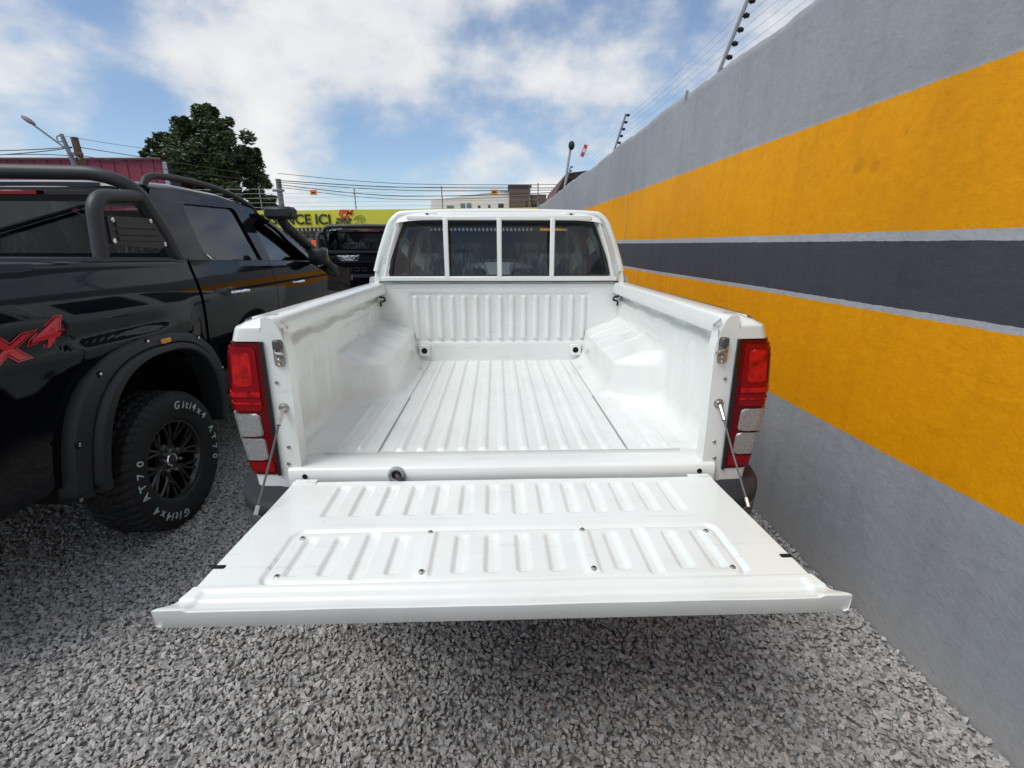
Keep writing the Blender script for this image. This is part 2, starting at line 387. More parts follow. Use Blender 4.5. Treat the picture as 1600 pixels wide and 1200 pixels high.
# ================================================================== RIGHT WALL
WB=-.0307          # the wall runs slightly towards the truck going away
def wx(y): return 1.66+WB*y
STAINS=[(2.30,1.951,.042),(2.205,1.93,.036),(2.07,2.037,.018),(2.0,1.974,.018)]
def wall_material():
    m=bpy.data.materials.new('striped_plaster'); m.use_nodes=True; t=m.node_tree; b=t.nodes['Principled BSDF']; b.inputs['Roughness'].default_value=.62
    b.inputs['Specular IOR Level'].default_value=.2
    tcx=N(t,'ShaderNodeTexCoord'); P=tcx.outputs['Object']
    def noise(sc,det=6,rg=.55,mp=None,dist=0):
        v=P
        if mp: v=vmath(t,'MULTIPLY',P,mp).outputs[0]
        n=N(t,'ShaderNodeTexNoise'); lk(t,v,n.inputs['Vector']); n.inputs['Scale'].default_value=sc; n.inputs['Detail'].default_value=det; n.inputs['Roughness'].default_value=rg; n.inputs['Distortion'].default_value=dist
        return n.outputs[0]
    sx=N(t,'ShaderNodeSeparateXYZ'); lk(t,P,sx.inputs[0])
    z=fmath(t,'MULTIPLY_ADD',sx.outputs[1],-.005,sx.outputs[2])
    z=fmath(t,'ADD',z,fmath(t,'MULTIPLY_ADD',noise(22,3),.008,-.004))
    z=fmath(t,'ADD',z,fmath(t,'MULTIPLY_ADD',noise(.8,2),.008,-.004))
    zz=fmath(t,'DIVIDE',z,3.2)
    rp=N(t,'ShaderNodeValToRGB'); rp.color_ramp.interpolation='CONSTANT'; lk(t,zz,rp.inputs[0]); e=rp.color_ramp.elements
    grey=(.33,.35,.39,1); yel=(.78,.325,.0,1); dk=(.062,.066,.082,1); wh=(.40,.42,.45,1)
    e[0].position=0; e[0].color=grey; e[1].position=.755/3.2; e[1].color=yel
    for zpos,c in ((1.318,wh),(1.342,dk),(1.612,wh),(1.638,yel),(2.166,(.36,.37,.39,1)),(2.182,(.32,.335,.36,1))):
        k=e.new(zpos/3.2); k.color=c
    # patchy repainting and damp stains
    st=N(t,'ShaderNodeMapRange'); lk(t,noise(.9,5,.6,None,.4),st.inputs[0]); st.inputs[1].default_value=.30; st.inputs[2].default_value=.72; st.inputs[3].default_value=.88; st.inputs[4].default_value=1.07
    fi=N(t,'ShaderNodeMapRange'); lk(t,noise(26,6,.65),fi.inputs[0]); fi.inputs[1].default_value=.3; fi.inputs[2].default_value=.7; fi.inputs[3].default_value=.92; fi.inputs[4].default_value=1.06
    sp=N(t,'ShaderNodeMapRange'); lk(t,noise(3.2,4,.55,(1,1,1.6)),sp.inputs[0]); sp.inputs[1].default_value=.70; sp.inputs[2].default_value=.76; sp.inputs[3].default_value=1; sp.inputs[4].default_value=.84
    dr=N(t,'ShaderNodeMapRange'); lk(t,noise(5,4,.6,(1,1.6,.16)),dr.inputs[0]); dr.inputs[1].default_value=.5; dr.inputs[2].default_value=.8; dr.inputs[3].default_value=1; dr.inputs[4].default_value=.86
    ck=fmath(t,'ABSOLUTE',fmath(t,'SUBTRACT',noise(2.2,7,.6,(1,.8,1.3),.5),.5))      # hairline cracks, only here and there
    cl=N(t,'ShaderNodeMapRange'); lk(t,ck,cl.inputs[0]); cl.inputs[1].default_value=.0; cl.inputs[2].default_value=.0022; cl.inputs[3].default_value=1; cl.inputs[4].default_value=0
    cmk=N(t,'ShaderNodeMapRange'); lk(t,noise(.7,2),cmk.inputs[0]); cmk.inputs[1].default_value=.54; cmk.inputs[2].default_value=.62
    crk=fmath(t,'MULTIPLY_ADD',fmath(t,'MULTIPLY',cl.outputs[0],cmk.outputs[0]),-.30,1.0)
    for (py,pz,rad) in STAINS:      # round damp marks on the yellow band
        dd=vmath(t,'DISTANCE',P,(wx(py),py,pz)).outputs['Value']; dd=fmath(t,'MULTIPLY_ADD',noise(30,3),.03,dd)
        q=N(t,'ShaderNodeMapRange'); lk(t,dd,q.inputs[0]); q.inputs[1].default_value=rad; q.inputs[2].default_value=rad+.012; q.inputs[3].default_value=.84; q.inputs[4].default_value=1
        crk=fmath(t,'MULTIPLY',crk,q.outputs[0])
    f=fmath(t,'MULTIPLY',fmath(t,'MULTIPLY',st.outputs[0],fmath(t,'MULTIPLY',fi.outputs[0],crk)),fmath(t,'MULTIPLY',sp.outputs[0],dr.outputs[0]))
    mu=N(t,'ShaderNodeMixRGB',blend_type='MULTIPLY'); mu.inputs[0].default_value=1; lk(t,rp.outputs[0],mu.inputs[1]); lk(t,f,mu.inputs[2])
    dm=N(t,'ShaderNodeMapRange'); lk(t,fmath(t,'MULTIPLY_ADD',noise(6,5,.6),-.22,sx.outputs[2]),dm.inputs[0]); dm.inputs[1].default_value=-.08; dm.inputs[2].default_value=.16; dm.inputs[3].default_value=.55; dm.inputs[4].default_value=0
    dx=N(t,'ShaderNodeMixRGB'); lk(t,dm.outputs[0],dx.inputs[0]); lk(t,mu.outputs[0],dx.inputs[1]); dx.inputs[2].default_value=(.36,.34,.31,1)   # stone dust splashed on the foot of the wall
    lk(t,dx.outputs[0],b.inputs['Base Color'])
    # trowelled plaster: streaky relief along the sweep of the trowel plus grain
    h=fmath(t,'ADD',fmath(t,'MULTIPLY',noise(7,7,.62,(1,.7,1.2),.3),.8),fmath(t,'MULTIPLY',noise(70,5,.65),.30))
    bp=N(t,'ShaderNodeBump'); bp.inputs['Strength'].default_value=.55; bp.inputs['Distance'].default_value=.012
    lk(t,h,bp.inputs['Height']); lk(t,bp.outputs[0],b.inputs['Normal']); MATS['striped_plaster']=m
wall_material()
def make_wall():
    ys=np.linspace(-3,16.4,390); zs=np.concatenate([np.linspace(-.1,2.6,24),np.linspace(2.66,2.775,4)])
    top=np.zeros_like(ys)
    for k in range(5): top+=np.interp(ys,np.linspace(-3,16.4,20*2**k),NR.uniform(-1,1,20*2**k))*.013/(1.22**k)
    P=[]
    for i,y in enumerate(ys):
        row=[]
        for z in zs:
            zz=z+.005*y+(top[i] if z>2.7 else 0)
            row.append((wx(y)+.006*math.sin(y*1.7+z*2.1)+.004*math.sin(z*5+y*.6),y,zz))
        zt=row[-1][2]
        row+= [(wx(y)+.012,y,zt+.012),(wx(y)+.09,y,zt+.02+.01*NR.rand()),(wx(y)+.185,y,zt-.01),(wx(y)+.19,y,-.1)]
        P.append(row)
    o=MB().grid(P).build('painted_wall','striped_plaster',org=(0,0,0),ang=60)
    tag(o,'long plastered boundary wall painted in grey, yellow and charcoal stripes','wall')
    rc=MB().tube(bez([(wx(6.07)-.004,6.07,2.17),(wx(6.05)-.004,6.05,1.9),(wx(6.08)-.004,6.08,1.66)]),.004,5).build('paint_run','plaster_pale',o)
    return o
pmat('plaster_pale',(.62,.42,.16),.7)
pmat('galvanised',(.34,.35,.36),.45,metal=.7)
pmat('insulator',(.012,.012,.014),.4)
pmat('wire',(.32,.33,.35),.4,metal=.8)
make_wall()
def fence_post(y, hgt, lean, lab):
    base=(wx(y)+.05,y,2.80+.005*y)
    r=root('electric_fence_post',base,lab,'fence post','electric fence posts on the striped wall')
    d=Vector((lean*.25,-.30,1)).normalized()
    a=Vector(base)-d*.03; b=Vector(base)+d*hgt
    MB().tube([a,b],.014,8).build('pole','galvanised',r)
    n=6
    for k in range(n):
        p=Vector(base)+d*(hgt*(.06+.9*k/(n-1)))
        m=MB(); m.lathe([(.004,0),(.013,.004),(.013,.012),(.019,.016),(.019,.022),(.010,.026),(.016,.032),(.012,.042),(.003,.044)],10,'x',(p.x+.012,p.y,p.z))
        m.build('insulator','insulator',r)
    return [Vector(base)+d*(hgt*(.06+.9*k/(n-1)))+Vector((.045,0,0)) for k in range(n)]
fp=[fence_post(4.0,.46,1,'tall leaning electric fence post on wall top at the upper edge of the photo'),
    fence_post(7.05,.46,1,'middle electric fence post on the striped wall'),
    fence_post(11.4,.46,1,'farthest electric fence post on the striped wall beside the dark gable')]
fp.insert(0,[p+Vector((.15,-4.9,-.02)) for p in fp[0]])   # the wires run on beyond the frame
for k in range(6):
    for i in range(len(fp)-1):
        a,b=fp[i][k],fp[i+1][k]; mid=(a+b)/2-Vector((0,0,.015))
        o=MB().tube(bez([a,mid,b],6),.0010,4).build('fence_wire','wire',org=tuple(a))
        tag(o,['lowest','second lowest','third lowest','third highest','second highest','topmost'][k]+' striped-wall fence wire, '+['before the tall leaning post','tall leaning post to middle post','middle post to farthest post'][i],'wire','electric fence wires')
m=MB().tube([(wx(4.45)-.005,4.45,2.78),(wx(4.45)+.0,4.44,2.84)],.012,8); o=m.build('pipe_stub','galvanised',org=(wx(4.45),4.45,2.8)); tag(o,'short pipe stub sticking out of the wall top near the tall fence post','pipe')
pmat('sign_red',(.55,.06,.06),.5); pmat('sign_pale',(.7,.68,.66),.5)
o=MB().box((1.33,8.6,3.12),(.06,.012,.19),.003,Matrix.Rotation(.35,3,'Y')).build('warning_tag','sign_red',org=(1.33,8.6,3.12)); tag(o,'small red warning tag hanging from the electric fence wires','tag')
MB().box((1.33,8.592,3.12),(.04,.004,.06),.001,Matrix.Rotation(.35,3,'Y')).build('panel','sign_pale',o)

# ================================================================== PICKUP PIECES SHARED BY ALL TRUCKS
def plate_yz(root_, name, mat, outline, holes, xf, th, sgn):
    return MB().plate(outline, holes, lambda y,z:(xf(y,z),y,z), lambda y,z:(xf(y,z)-sgn*th,y,z)).build(name,mat,root_,ang=30)
def make_seat(rt, x, y, z0, ztop, w, wrap=True, face=1):
    """seat back with headrest, facing +y; rises from z0 to ztop"""
    h=ztop-z0
    s=MB(); s.box((x,y,z0+h*.36),(w,.14,h*.74),.05); s.box((x,y+.26,z0+.02),(w,.5,.16),.05)
    st=s.build('seat','seat_cloth',rt,ang=60)
    MB().box((x,y+.0,ztop-h*.11),(w*.5,.10,h*.2),.04).build('headrest','seat_cloth',st,ang=60)
    if wrap:
        P=[]
        for i in range(25):
            t=i/24*2*math.pi; row=[]
            for k in range(13):
                f=k/12; zz=z0+h*.05+h*1.0*f
                ww=(w*.54 if f<.66 else w*.54*(1-(f-.66)*.95)); dd=.10*(1-.35*f)
                rr=1+.07*math.sin(t*5+f*9+x*7)+.05*math.sin(t*11+f*4)
                c,s_=math.cos(t),math.sin(t)
                row.append((x+ww*rr*np.sign(c)*abs(c)**.6,y-.01+dd*rr*np.sign(s_)*abs(s_)**.6,zz))
            P.append(row)
        MB().grid(P).build('plastic_cover','plastic_wrap',st,ang=50)
def tyre_profile(R, rw, w):
    h=w/2
    return [(rw,-h*.72),(rw+.015,-h*.86),(rw+(R-rw)*.45,-h*1.0),(R-.045,-h*.96),(R-.018,-h*.88),(R-.004,-h*.74),(R,-h*.5),(R,0),(R,h*.5),(R-.004,h*.74),(R-.018,h*.88),(R-.045,h*.96),(rw+(R-rw)*.45,h*1.0),(rw+.015,h*.86),(rw,h*.72)]
WCACHE={}
def make_wheel(rt, c, side, R=.39, rw=.225, w=.27, style='white', letters=False):
    """axis x, outside towards side*x"""
    rotz = 0 if side>0 else math.pi
    key=(R,rw,w,style,letters)
    if key in WCACHE:
        o=copy_tree(WCACHE[key],rt); o.location=Vector(c)-Vector(ORG[rt.name]); o.rotation_euler=(0,0,rotz); return o
    pr=tyre_profile(R,rw,w)
    # resample the tread band finely so that the lugs are real relief
    pf=[]
    for (r0,h0),(r1,h1) in zip(pr[:-1],pr[1:]):
        n=max(1,int(math.hypot(r1-r0,h1-h0)/.009)) if min(r0,r1)>R-.05 else 2
        for k in range(n): pf.append((r0+(r1-r0)*k/n,h0+(h1-h0)*k/n))
    pf.append(pr[-1]); nseg=300; P=[]
    for i in range(nseg):
        a=2*math.pi*i/nseg; row=[]
        for r,h in pf:
            if r>R-.03:
                u=h/(w/2); ph=(i/nseg*50+ .5*(u>0)+ .9*abs(u)*1.0)%1
                gro = ph<.26 or min(abs(abs(u)-.28),abs(abs(u)-.62))<.035
                if abs(u)>.70: gro = ph<.32
                r = r-(.010 if gro else 0)
            row.append((h,r*math.cos(a),r*math.sin(a)))
        P.append(row)
    t=MB().grid(P,wi=True).build('wheel','rubber',rt,ang=28,loc=c,rot=(0,0,rotz))
    h=w/2
    if style=='black':
        b=MB(); b.lathe([(rw+.004,-h*.74),(rw-.006,-h*.3),(rw-.02,0),(rw-.012,h*.45),(rw-.004,h*.66),(rw+.006,h*.72),(rw+.004,h*.76),(rw-.006,h*.74),(rw-.014,h*.6)],64)
        b.build('rim_barrel','rim_black',t)
        MB().lathe([(.001,-h*.2),(rw-.02,-h*.2)],40).build('brake_backing','hole_black',t)
        for k in range(6):
            a=2*math.pi*k/6+.2; sp=MB()
            for q,(da,db) in enumerate(((-.05,-.20),(.05,.20),(-.12,-.42),(.12,.42))):
                hub=.07 if q<2 else .10
                p0=(h*.42,hub*math.cos(a+da),hub*math.sin(a+da)); pm=(h*.52,.14*math.cos(a+da*1.3+db*.2),.14*math.sin(a+da*1.3+db*.2)); p1=(h*.60,(rw-.008)*math.cos(a+db),(rw-.008)*math.sin(a+db))
                sp.tube(bez([p0,pm,p1],4),[.013]*4+[.011]*4+[.010],6)
            sp.build('spoke','rim_black',t)
        MB().lathe([(.001,h*.60),(.035,h*.60),(.045,h*.55),(.078,h*.46),(.10,h*.40),(.10,h*.2)],32).build('hub','rim_black',t)
        MB().lathe([(.030,h*.61),(.037,h*.62),(.040,h*.58)],32).build('cap_ring','chrome',t)
        for k in range(6):
            a=2*math.pi*k/6+.2+math.pi/6
            MB().lathe([(.011,0),(.012,.02),(.009,.03),(.001,.031)],6,'x',(h*.44,.068*math.cos(a),.068*math.sin(a))).build('lug_nut','steel',t)
        # bolts round the rim edge
    else:
        MB().lathe([(rw+.004,-h*.74),(rw-.01,0),(rw+.006,h*.72),(rw-.004,h*.74),(rw-.02,h*.5),(.13,h*.35),(.06,h*.55),(.001,h*.56)],48).build('rim','steel',t)
    if letters:
        m=MB(); rr=rw+(R-rw)*.52
        def arc(txt,a0,step,size,off):
            a=a0
            for ch in txt:
                if ch!=' ':
                    vs,fs=text_mesh(ch,size,offset=.0007,extrude=.0015,shear=off)
                    o=[]
                    for x,y,z in vs:
                        # seen from +x with y to the right: tangent clockwise
                        rad=rr+y; ang=a-x/rr
                        bulge=h*.99-abs(rad-rr)*.05
                        o.append((bulge+.0025+z,rad*math.cos(ang),rad*math.sin(ang)))
                    m.add(o,fs)
                a-= step*(.62 if ch in 'it' else 1)
        # angles are measured from +y (forward, to the right seen from outside) towards +z
        arc('Giti4x4',R_(82),R_(9.6),.063,.15); arc('AT70',R_(14),R_(11.5),.063,0)
        arc('Giti4x4',R_(82+180),R_(9.6),.063,.15); arc('AT70',R_(14+180),R_(11.5),.063,0)
        m.build('tyre_lettering','letter_white',t,ang=60)
    WCACHE[key]=t
    return t

# ------------------------------------------------------------------ template cab (doors, windows, roof, bonnet)
def build_cab(rt, P):
    """P: cx, paint, zmap, ymap, hw (lower half width at template z), wb, wr, yfw (front wheel centre), gside, grear"""
    cx=P['cx']; paint=P['paint']; zm=lambda z: float(np.interp(z,*P['zmap'])); ym=P['ymap']
    lz=[.40,.55,.80,1.0,1.15,1.27,1.34,1.42,1.52]; lw=[.88,.94,.965,.977,.984,.987,.980,.960,.930]
    k=P['kw']
    zf=np.arange(.2,1.75,.005); wf=np.interp(zf,lz,lw); kr=np.exp(-(np.arange(-24,25)*.005/.045)**2/2); wf=np.convolve(np.pad(wf,24,'edge'),kr/kr.sum(),'valid')
    def hw(z): return float(np.interp(z,zf,wf))*k
    def taper(y): return .10*k*max(0,(y-4.9)/1.9)**2
    def belt(y): return 1.525-.035*(y-3.15)/1.0 if y<6 else 1.42
    wb,wr=P['wb'],P['wr']
    def gx(y,z): return wb+(wr-wb)*(z-1.49)/(1.92-1.49)-.035*max(0,(y-3.9)/1.3)**2
    for sg in (1,-1):
        def side(y0,y1,name,bot,top=None,label=None):
            ys=np.linspace(y0,y1,max(6,int((y1-y0)/.03))); G=[]
            for i,y in enumerate(ys):
                zb=bot(y); zt=(top or belt)(y); zs=zb+(zt-zb)*np.linspace(0,1,22)
                row=[(cx+sg*(hw(z)-taper(y)),ym(y),zm(z)) for z in zs]
                a=row[0]; b=row[-1]
                row=[(a[0]-sg*.04,a[1],a[2]+.005)]+row+[(b[0]-sg*.008,b[1],b[2]+.006),(b[0]-sg*.05,b[1],b[2]+.004)]
                G.append(row)
            G=[[(p[0]-sg*.03,p[1]+.004,p[2]) for p in G[0]]]+G+[[(p[0]-sg*.03,p[1]-.004,p[2]) for p in G[-1]]]
            return MB().grid(G).build(name,paint,rt,ang=40)
        sill=lambda y:.60
        d1=side(3.17,4.205,'door',lambda y: .60+.18*max(0,(3.42-y)/.25)**2 if y<3.42 else .60)
        d2=side(4.213,5.26,'door',sill)
        yf=P['yfw']; ra=.47
        def arch(y):
            d=abs(y-yf); return max(.62,.40+math.sqrt(max(0,ra*ra-d*d))) if d<ra else .62
        side(5.268,6.60,'fender',arch,lambda y: 1.40-.10*max(0,(y-5.27)/1.33)**2)
        MB().box((cx+sg*(hw(.5)-.02),ym(4.2),zm(.53)),(.10*k,2.0,.10),.02).build('side_step','black_plastic',rt)
        for dr,yh in ((d1,3.62),(d2,4.66)):
            xx=cx+sg*(hw(1.29)+.012); zz=zm(1.287)
            h=MB().tube(bez([(xx-sg*.02,ym(yh-.11),zz),(xx+sg*.012,ym(yh-.08),zz),(xx+sg*.016,ym(yh),zz+.004),(xx+sg*.012,ym(yh+.08),zz),(xx-sg*.02,ym(yh+.11),zz)],4),.013,8).build('handle',P.get('handle','chrome'),dr)
        # greenhouse side frame with two window openings
        xf=lambda y,z: cx+sg*gx(y,z)
        outl=[(3.16,1.50),(3.12,1.72),(3.10,1.88),(3.16,1.945),(3.45,1.972),(3.9,1.968),(4.35,1.915),(4.72,1.79),(5.10,1.60),(5.46,1.40),(5.2,1.42),(4.2,1.46)]
        w1=roundpoly([(3.385,1.56),(3.40,1.878),(4.06,1.895),(4.14,1.485),(3.58,1.50)],[.03,.05,.04,.02,.05])
        w2=roundpoly([(4.285,1.482),(4.255,1.875),(4.47,1.855),(4.74,1.745),(5.12,1.452)],[.02,.04,.05,.05,.03])
        MP=lambda off:(lambda y,z:(xf(y,z)-sg*off,ym(y),zm(z)))
        fr=MB().plate(outl,[w1,w2],MP(0),MP(.045)).build('window_frame',paint,rt,ang=30)
        for wv in (w1,w2):
            MB().plate(wv,[],MP(.018),MP(.022)).build('window_glass',P['gside'],rt)
        # bright strip under the windows
        st=[(3.585,1.497),(4.14,1.481),(4.29,1.479),(5.10,1.449)]
        pth=[(xf(y,z)+sg*.004,ym(y),zm(z-.008)) for y,z in [(3.39,1.565),(3.43,1.535),(3.50,1.51)]+st]
        MB().tube(pth,.0065,6).build('belt_trim',P.get('trim','chrome'),rt)
        # mirror
        mx_=cx+sg*(wb+.12); my=ym(5.05); mz=zm(1.515)
        m=MB(); m.box((mx_,my,mz),(.17,.13,.15),.04); m.tube([(cx+sg*(wb-.02),my+.02,mz-.07),(mx_,my,mz-.05)],.022,8)
        mo=m.build('mirror',P.get('mirror',paint),rt,ang=60)
        MB().box((mx_,my+.057*P.get('fold',-1),mz+.005),(.16,.006,.125),.002).build('mirror_glass','chrome',mo)
    # roof
    G=[]
    for y,zt,ed in [(3.085,1.905,.05),(3.10,1.945,.02),(3.16,1.962,.0),(3.45,1.992,0),(3.9,1.99,0),(4.2,1.965,0),(4.38,1.925,0),(4.42,1.912,0)]:
        row=[]
        ze=float(np.interp(y,[3.1,3.16,3.45,3.9,4.35,4.45],[1.90,1.945,1.972,1.968,1.915,1.885]))
        for u in np.linspace(-1,1,33):
            w=gx(y,ze)+.002; x=w*np.sign(u)*(1-(1-abs(u))**1.35)
            row.append((cx+x,ym(y),zm(ze-.004+(zt-ze+.03)*(1-abs(u)**5))))
        G.append(row)
    MB().grid(G).build('roof',paint,rt,ang=50)
    # windscreen
    G=[]
    for t in np.linspace(0,1,10):
        y=4.41+(5.50-4.41)*t; z=1.905+(1.395-1.905)*t+.03*math.sin(math.pi*t); w=gx(y,z)-.035
        G.append([(cx+w*u,ym(y-.10*(1-abs(u)**2)*0+.12*(1-u*u)),zm(z)) for u in np.linspace(-1,1,21)])
    MB().grid(G).build('windscreen','glass_clear',rt)
    # bonnet + nose
    G=[]
    for y,zc,ze in [(5.44,1.40,1.375),(5.7,1.415,1.375),(6.1,1.395,1.345),(6.45,1.34,1.29),(6.62,1.27,1.24),(6.70,1.17,1.16),(6.72,1.0,1.0),(6.74,.70,.70),(6.70,.48,.48)]:
        row=[]
        for u in np.linspace(-1,1,25):
            w=(hw(min(ze,1.4))-taper(min(y,6.6)))-(.012 if y<6.6 else .06)
            row.append((cx+w*u,ym(y-.16*abs(u)**3*(y>6.2)),zm(ze+(zc-ze)*(1-u**4)+ (.018 if .30<abs(u)<.62 and y<6.4 else 0))))
        G.append(row)
    MB().grid(G).build('bonnet',paint,rt,ang=45)
    gr=MB()
    for q in range(5): gr.box((cx,ym(6.74)+.0,zm(.86+.055*q)),(1.0*k,.03,.022),.005)
    gr.build('grille','chrome' if paint!='black_paint' else 'black_plastic',rt)
    for sg in (1,-1):
        MB().box((cx+sg*.68*k,ym(6.63),zm(1.06)),(.34*k,.12,.16),.04).build('headlight','clear_lens',rt)
    # interior: floor tub, dash, steering wheel, seats
    m=MB(); m.box((cx,ym(4.3),zm(.80)),(1.72*k,2.2,.06),.02); m.build('cab_floor','interior_dark',rt)
    m=MB(); m.box((cx,ym(5.25),zm(1.22)),(1.60*k,.42,.34),.08); m.build('dashboard','interior_dark',rt,ang=60)
    pts=[(cx-.38*k+.17*math.cos(a),ym(4.92)+.05*math.sin(a),zm(1.30)+.17*math.sin(a)) for a in np.linspace(0,2*math.pi,25)]
    MB().tube(pts,.014,6,False).build('steering_wheel','interior_dark',rt)
    for sg in (1,-1):
        make_seat(rt,cx+sg*.38*k,ym(4.42),zm(.98),zm(1.74),.50*k)
        make_seat(rt,cx+sg*.40*k,ym(3.42),zm(.98),zm(1.66),.56*k)
    # headliner closes the roof from inside
    MB().box((cx,ym(3.78),zm(1.935)),((wr*2-.14),1.05,.02),.008).build('headliner','interior_dark' if paint=='black_paint' else 'plug_grey',rt)
    return dict(zm=zm,ym=ym,gx=gx,hw=hw,belt=belt)

# ================================================================== WHITE PICKUP
def make_white():
    rz=.0153; o0=Vector((0,3.4,0)); at=Vector((.028,0,0))+Matrix.Rotation(rz,3,'Z')@o0
    rt=root('pickup_truck',o0,'white pickup truck with its tailgate lowered and empty load bed facing the camera','pickup truck',None,rz,tuple(at))
    WP='white_paint'
    # ---- load floor: pressed ribs
    xs=np.arange(-.80,.8001,.0045); ys=np.concatenate([np.linspace(1.655,1.74,22),np.linspace(1.76,3.10,24),np.linspace(3.105,3.195,12)])
    X,Y=np.meshgrid(xs,ys,indexing='ij'); Z=np.full_like(X,.858)
    pitch=.0787
    for kx in range(-9,10):
        if abs(kx)>8: continue
        c=kx*pitch
        if abs(abs(c)-.472)<.02: continue
        hwid=.0205 if abs(c)<.47 else .017
        y0=1.680 if abs(c)<.5 else 1.70
        Z+=.0115*emb(rrect(X,Y,c,(y0+3.17)/2,hwid,(3.17-y0)/2,.012),.013)
    for s in (-1,1): Z-=.005*np.exp(-((X-s*.472)/.0035)**2)
    fl=MB().grid(np.stack([X,Y,Z],-1)).build('bed_floor',WP,rt,ang=60)
    for s in (-1,1):
        MB().box((s*.472,2.42,.8585),(.0030,1.50,.004),.001).build('floor_seam','seam_soft',fl)
    # ---- rear sill (flat strip and vertical drop) with holes
    P=[]
    for x in np.linspace(-.745,.745,60):
        P.append([(x,1.70,.8575),(x,1.66,.8605),(x,1.652,.8655),(x,1.60,.8665),(x,1.548,.8665),(x,1.536,.8640),(x,1.530,.857),(x,1.529,.82),(x,1.528,.775)])
    sl_=MB().grid(P).build('rear_sill',WP,rt,ang=50)
    MB().box((0,1.6565,.8665),(1.33,.003,.003),.001).build('sill_seam','sealer',sl_)
    for hx in (-.69,.69):
        MB().lathe([(.001,0),(.0085,0),(.009,.002)],16,'y',(hx,1.5265,.838)).build('drain_hole','hole_black',sl_)
    gm=MB(); gm.lathe([(.030,.004),(.030,-.004),(.024,-.008),(.017,-.004),(.016,.002)],24,'y',(-.375,1.528,.840)); gr=gm.build('grommet','plug_grey',sl_)
    MB().lathe([(.001,0),(.0165,.0)],20,'y',(-.375,1.5255,.840)).build('grommet_hole','hole_black',gr)
    MB().tube(bez([(-.375,1.535,.842),(-.368,1.515,.838),(-.350,1.505,.822),(-.330,1.50,.80)]),.010,8).build('wiring','black_plastic',gr)
    # ---- bed sides
    prof=[(.845,1.374),(.82,1.379),(.775,1.379),(.752,1.375),(.745,1.368),(.742,1.345),(.741,1.318),(.744,1.310),(.752,1.306),(.798,1.304),(.806,1.296),(.806,1.272),(.800,1.264),(.786,1.258),(.782,1.250)]
    prof+=[(.784,z) for z in np.arange(1.24,.925,-.0075)]
    prof+=[(.781,.915),(.777,.902),(.770,.888),(.757,.874),(.735,.864),(.70,.858)]
    pa=np.array(prof)
    for s in (-1,1):
        ys=np.concatenate([np.arange(1.56,3.14,.0075),np.linspace(3.145,3.20,6)])
        Y,K=np.meshgrid(ys,np.arange(len(pa)),indexing='ij'); Xb=pa[K,0]; Z=pa[K,1].copy()
        # wheel housing
        zz=1.105+.02*smooth(2.3,3.1,Y)
        Pw=.235*smooth(2.18,2.37,Y)*(1-smooth(zz-.075,zz+.035,Z))
        Pw*= (1-.10*smooth(.86,1.10,Z))
        # ribs on the housing top, pressed fields in the wall
        wallm=(Z<1.25)&(Z>.88)
        bump=np.zeros_like(Y)
        for yc,hwid in ((1.72,.035),(1.93,.05),(2.12,.035)):
            bump+=.010*emb(np.abs(Y-yc)-hwid,.03)
        bump*=smooth(1.25,1.20,Z)*smooth(.90,.96,Z) if False else (1-smooth(1.19,1.245,Z))*smooth(.885,.95,Z)
        bump-=.006*emb(rrect(Y,Z,2.62,1.19,.30,.035,.02),.015)
        hous=.006*emb(rrect(Y,Z,2.80,1.0,.20,.075,.04),.03)*smooth(2.3,2.4,Y)
        for yc in (2.62,2.80,2.98): hous+=.016*emb(np.abs(Y-yc)-.03,.03)*smooth(1.03,1.08,Z)*(1-smooth(1.11,1.17,Z))
        # wavy weld flange under the rail
        wav=np.where((K>=12)&(K<=15), .0045*np.tanh(4*np.sin(Y*17)), 0)
        wav=wav-np.where((K<=2), .03*(1-smooth(1.615,1.645,Y)), 0)
        Zs=Z+wav
        for yc in np.arange(1.80,3.1,.27):   # spot dents in the rail recess
            bump+=np.where((K>=10)&(K<=12), .006*emb(np.abs(Y-yc)-.03,.012), 0)
        Xs=Xb-Pw-np.where(wallm|((K>=9)&(K<=12)),bump,0)-hous
        lim=np.interp(Y,[1.545,1.549,1.56,1.575,1.60,1.63,1.66],[.785,.815,.840,.850,.858,.862,.9])
        Xs=np.minimum(Xs,lim-.006)
        inn=MB().grid(np.stack([s*Xs,Y,Zs],-1)).build('bed_side',WP,rt,ang=70)
        # outer skin with wheel arch
        oz=[1.374,1.366,1.345,1.31,1.25,1.15,1.05,.95,.85,.75,.62]; ox=[.853,.872,.888,.900,.911,.919,.919,.908,.893,.885,.875]
        G=[]
        for y in np.linspace(1.655,3.19,80):
            d=abs(y-2.47); zb=.40+math.sqrt(max(0,.46**2-d*d)) if d<.46 else .58
            zb=max(zb,.58); row=[]
            for t in np.linspace(0,1,30):
                z=1.374+(zb-1.374)*t**1.3; row.append((s*float(np.interp(z,oz[::-1],ox[::-1])),y,z))
            row.append((row[-1][0]-s*.04,y,zb)); G.append(row)
        MB().grid(G).build('bed_outer_panel','white_paint_plain',rt,ang=50)
        MB().lathe([(.455,-.16),(.455,.0)],40,'x',(s*.74,2.47,.40),0,math.pi).build('wheel_arch_liner','interior_dark',rt)
        # rear corner post: flat flange facing back
        fl=roundpoly([(.705,.785),(.702,1.28),(.715,1.335),(.735,1.383),(.772,1.386),(.782,1.30),(.776,1.1),(.782,.785)],[.005,.02,.02,.02,.012,.01,.01,.01])
        po=MB().plate(fl,[],lambda x,z:(s*x,1.545-.02*smooth(.95,.80,z)*0,z),lambda x,z:(s*x,1.60,z)).build('rear_post',WP,rt,ang=40)
        # inner return of the post, curved gusset towards the rail
        G=[]
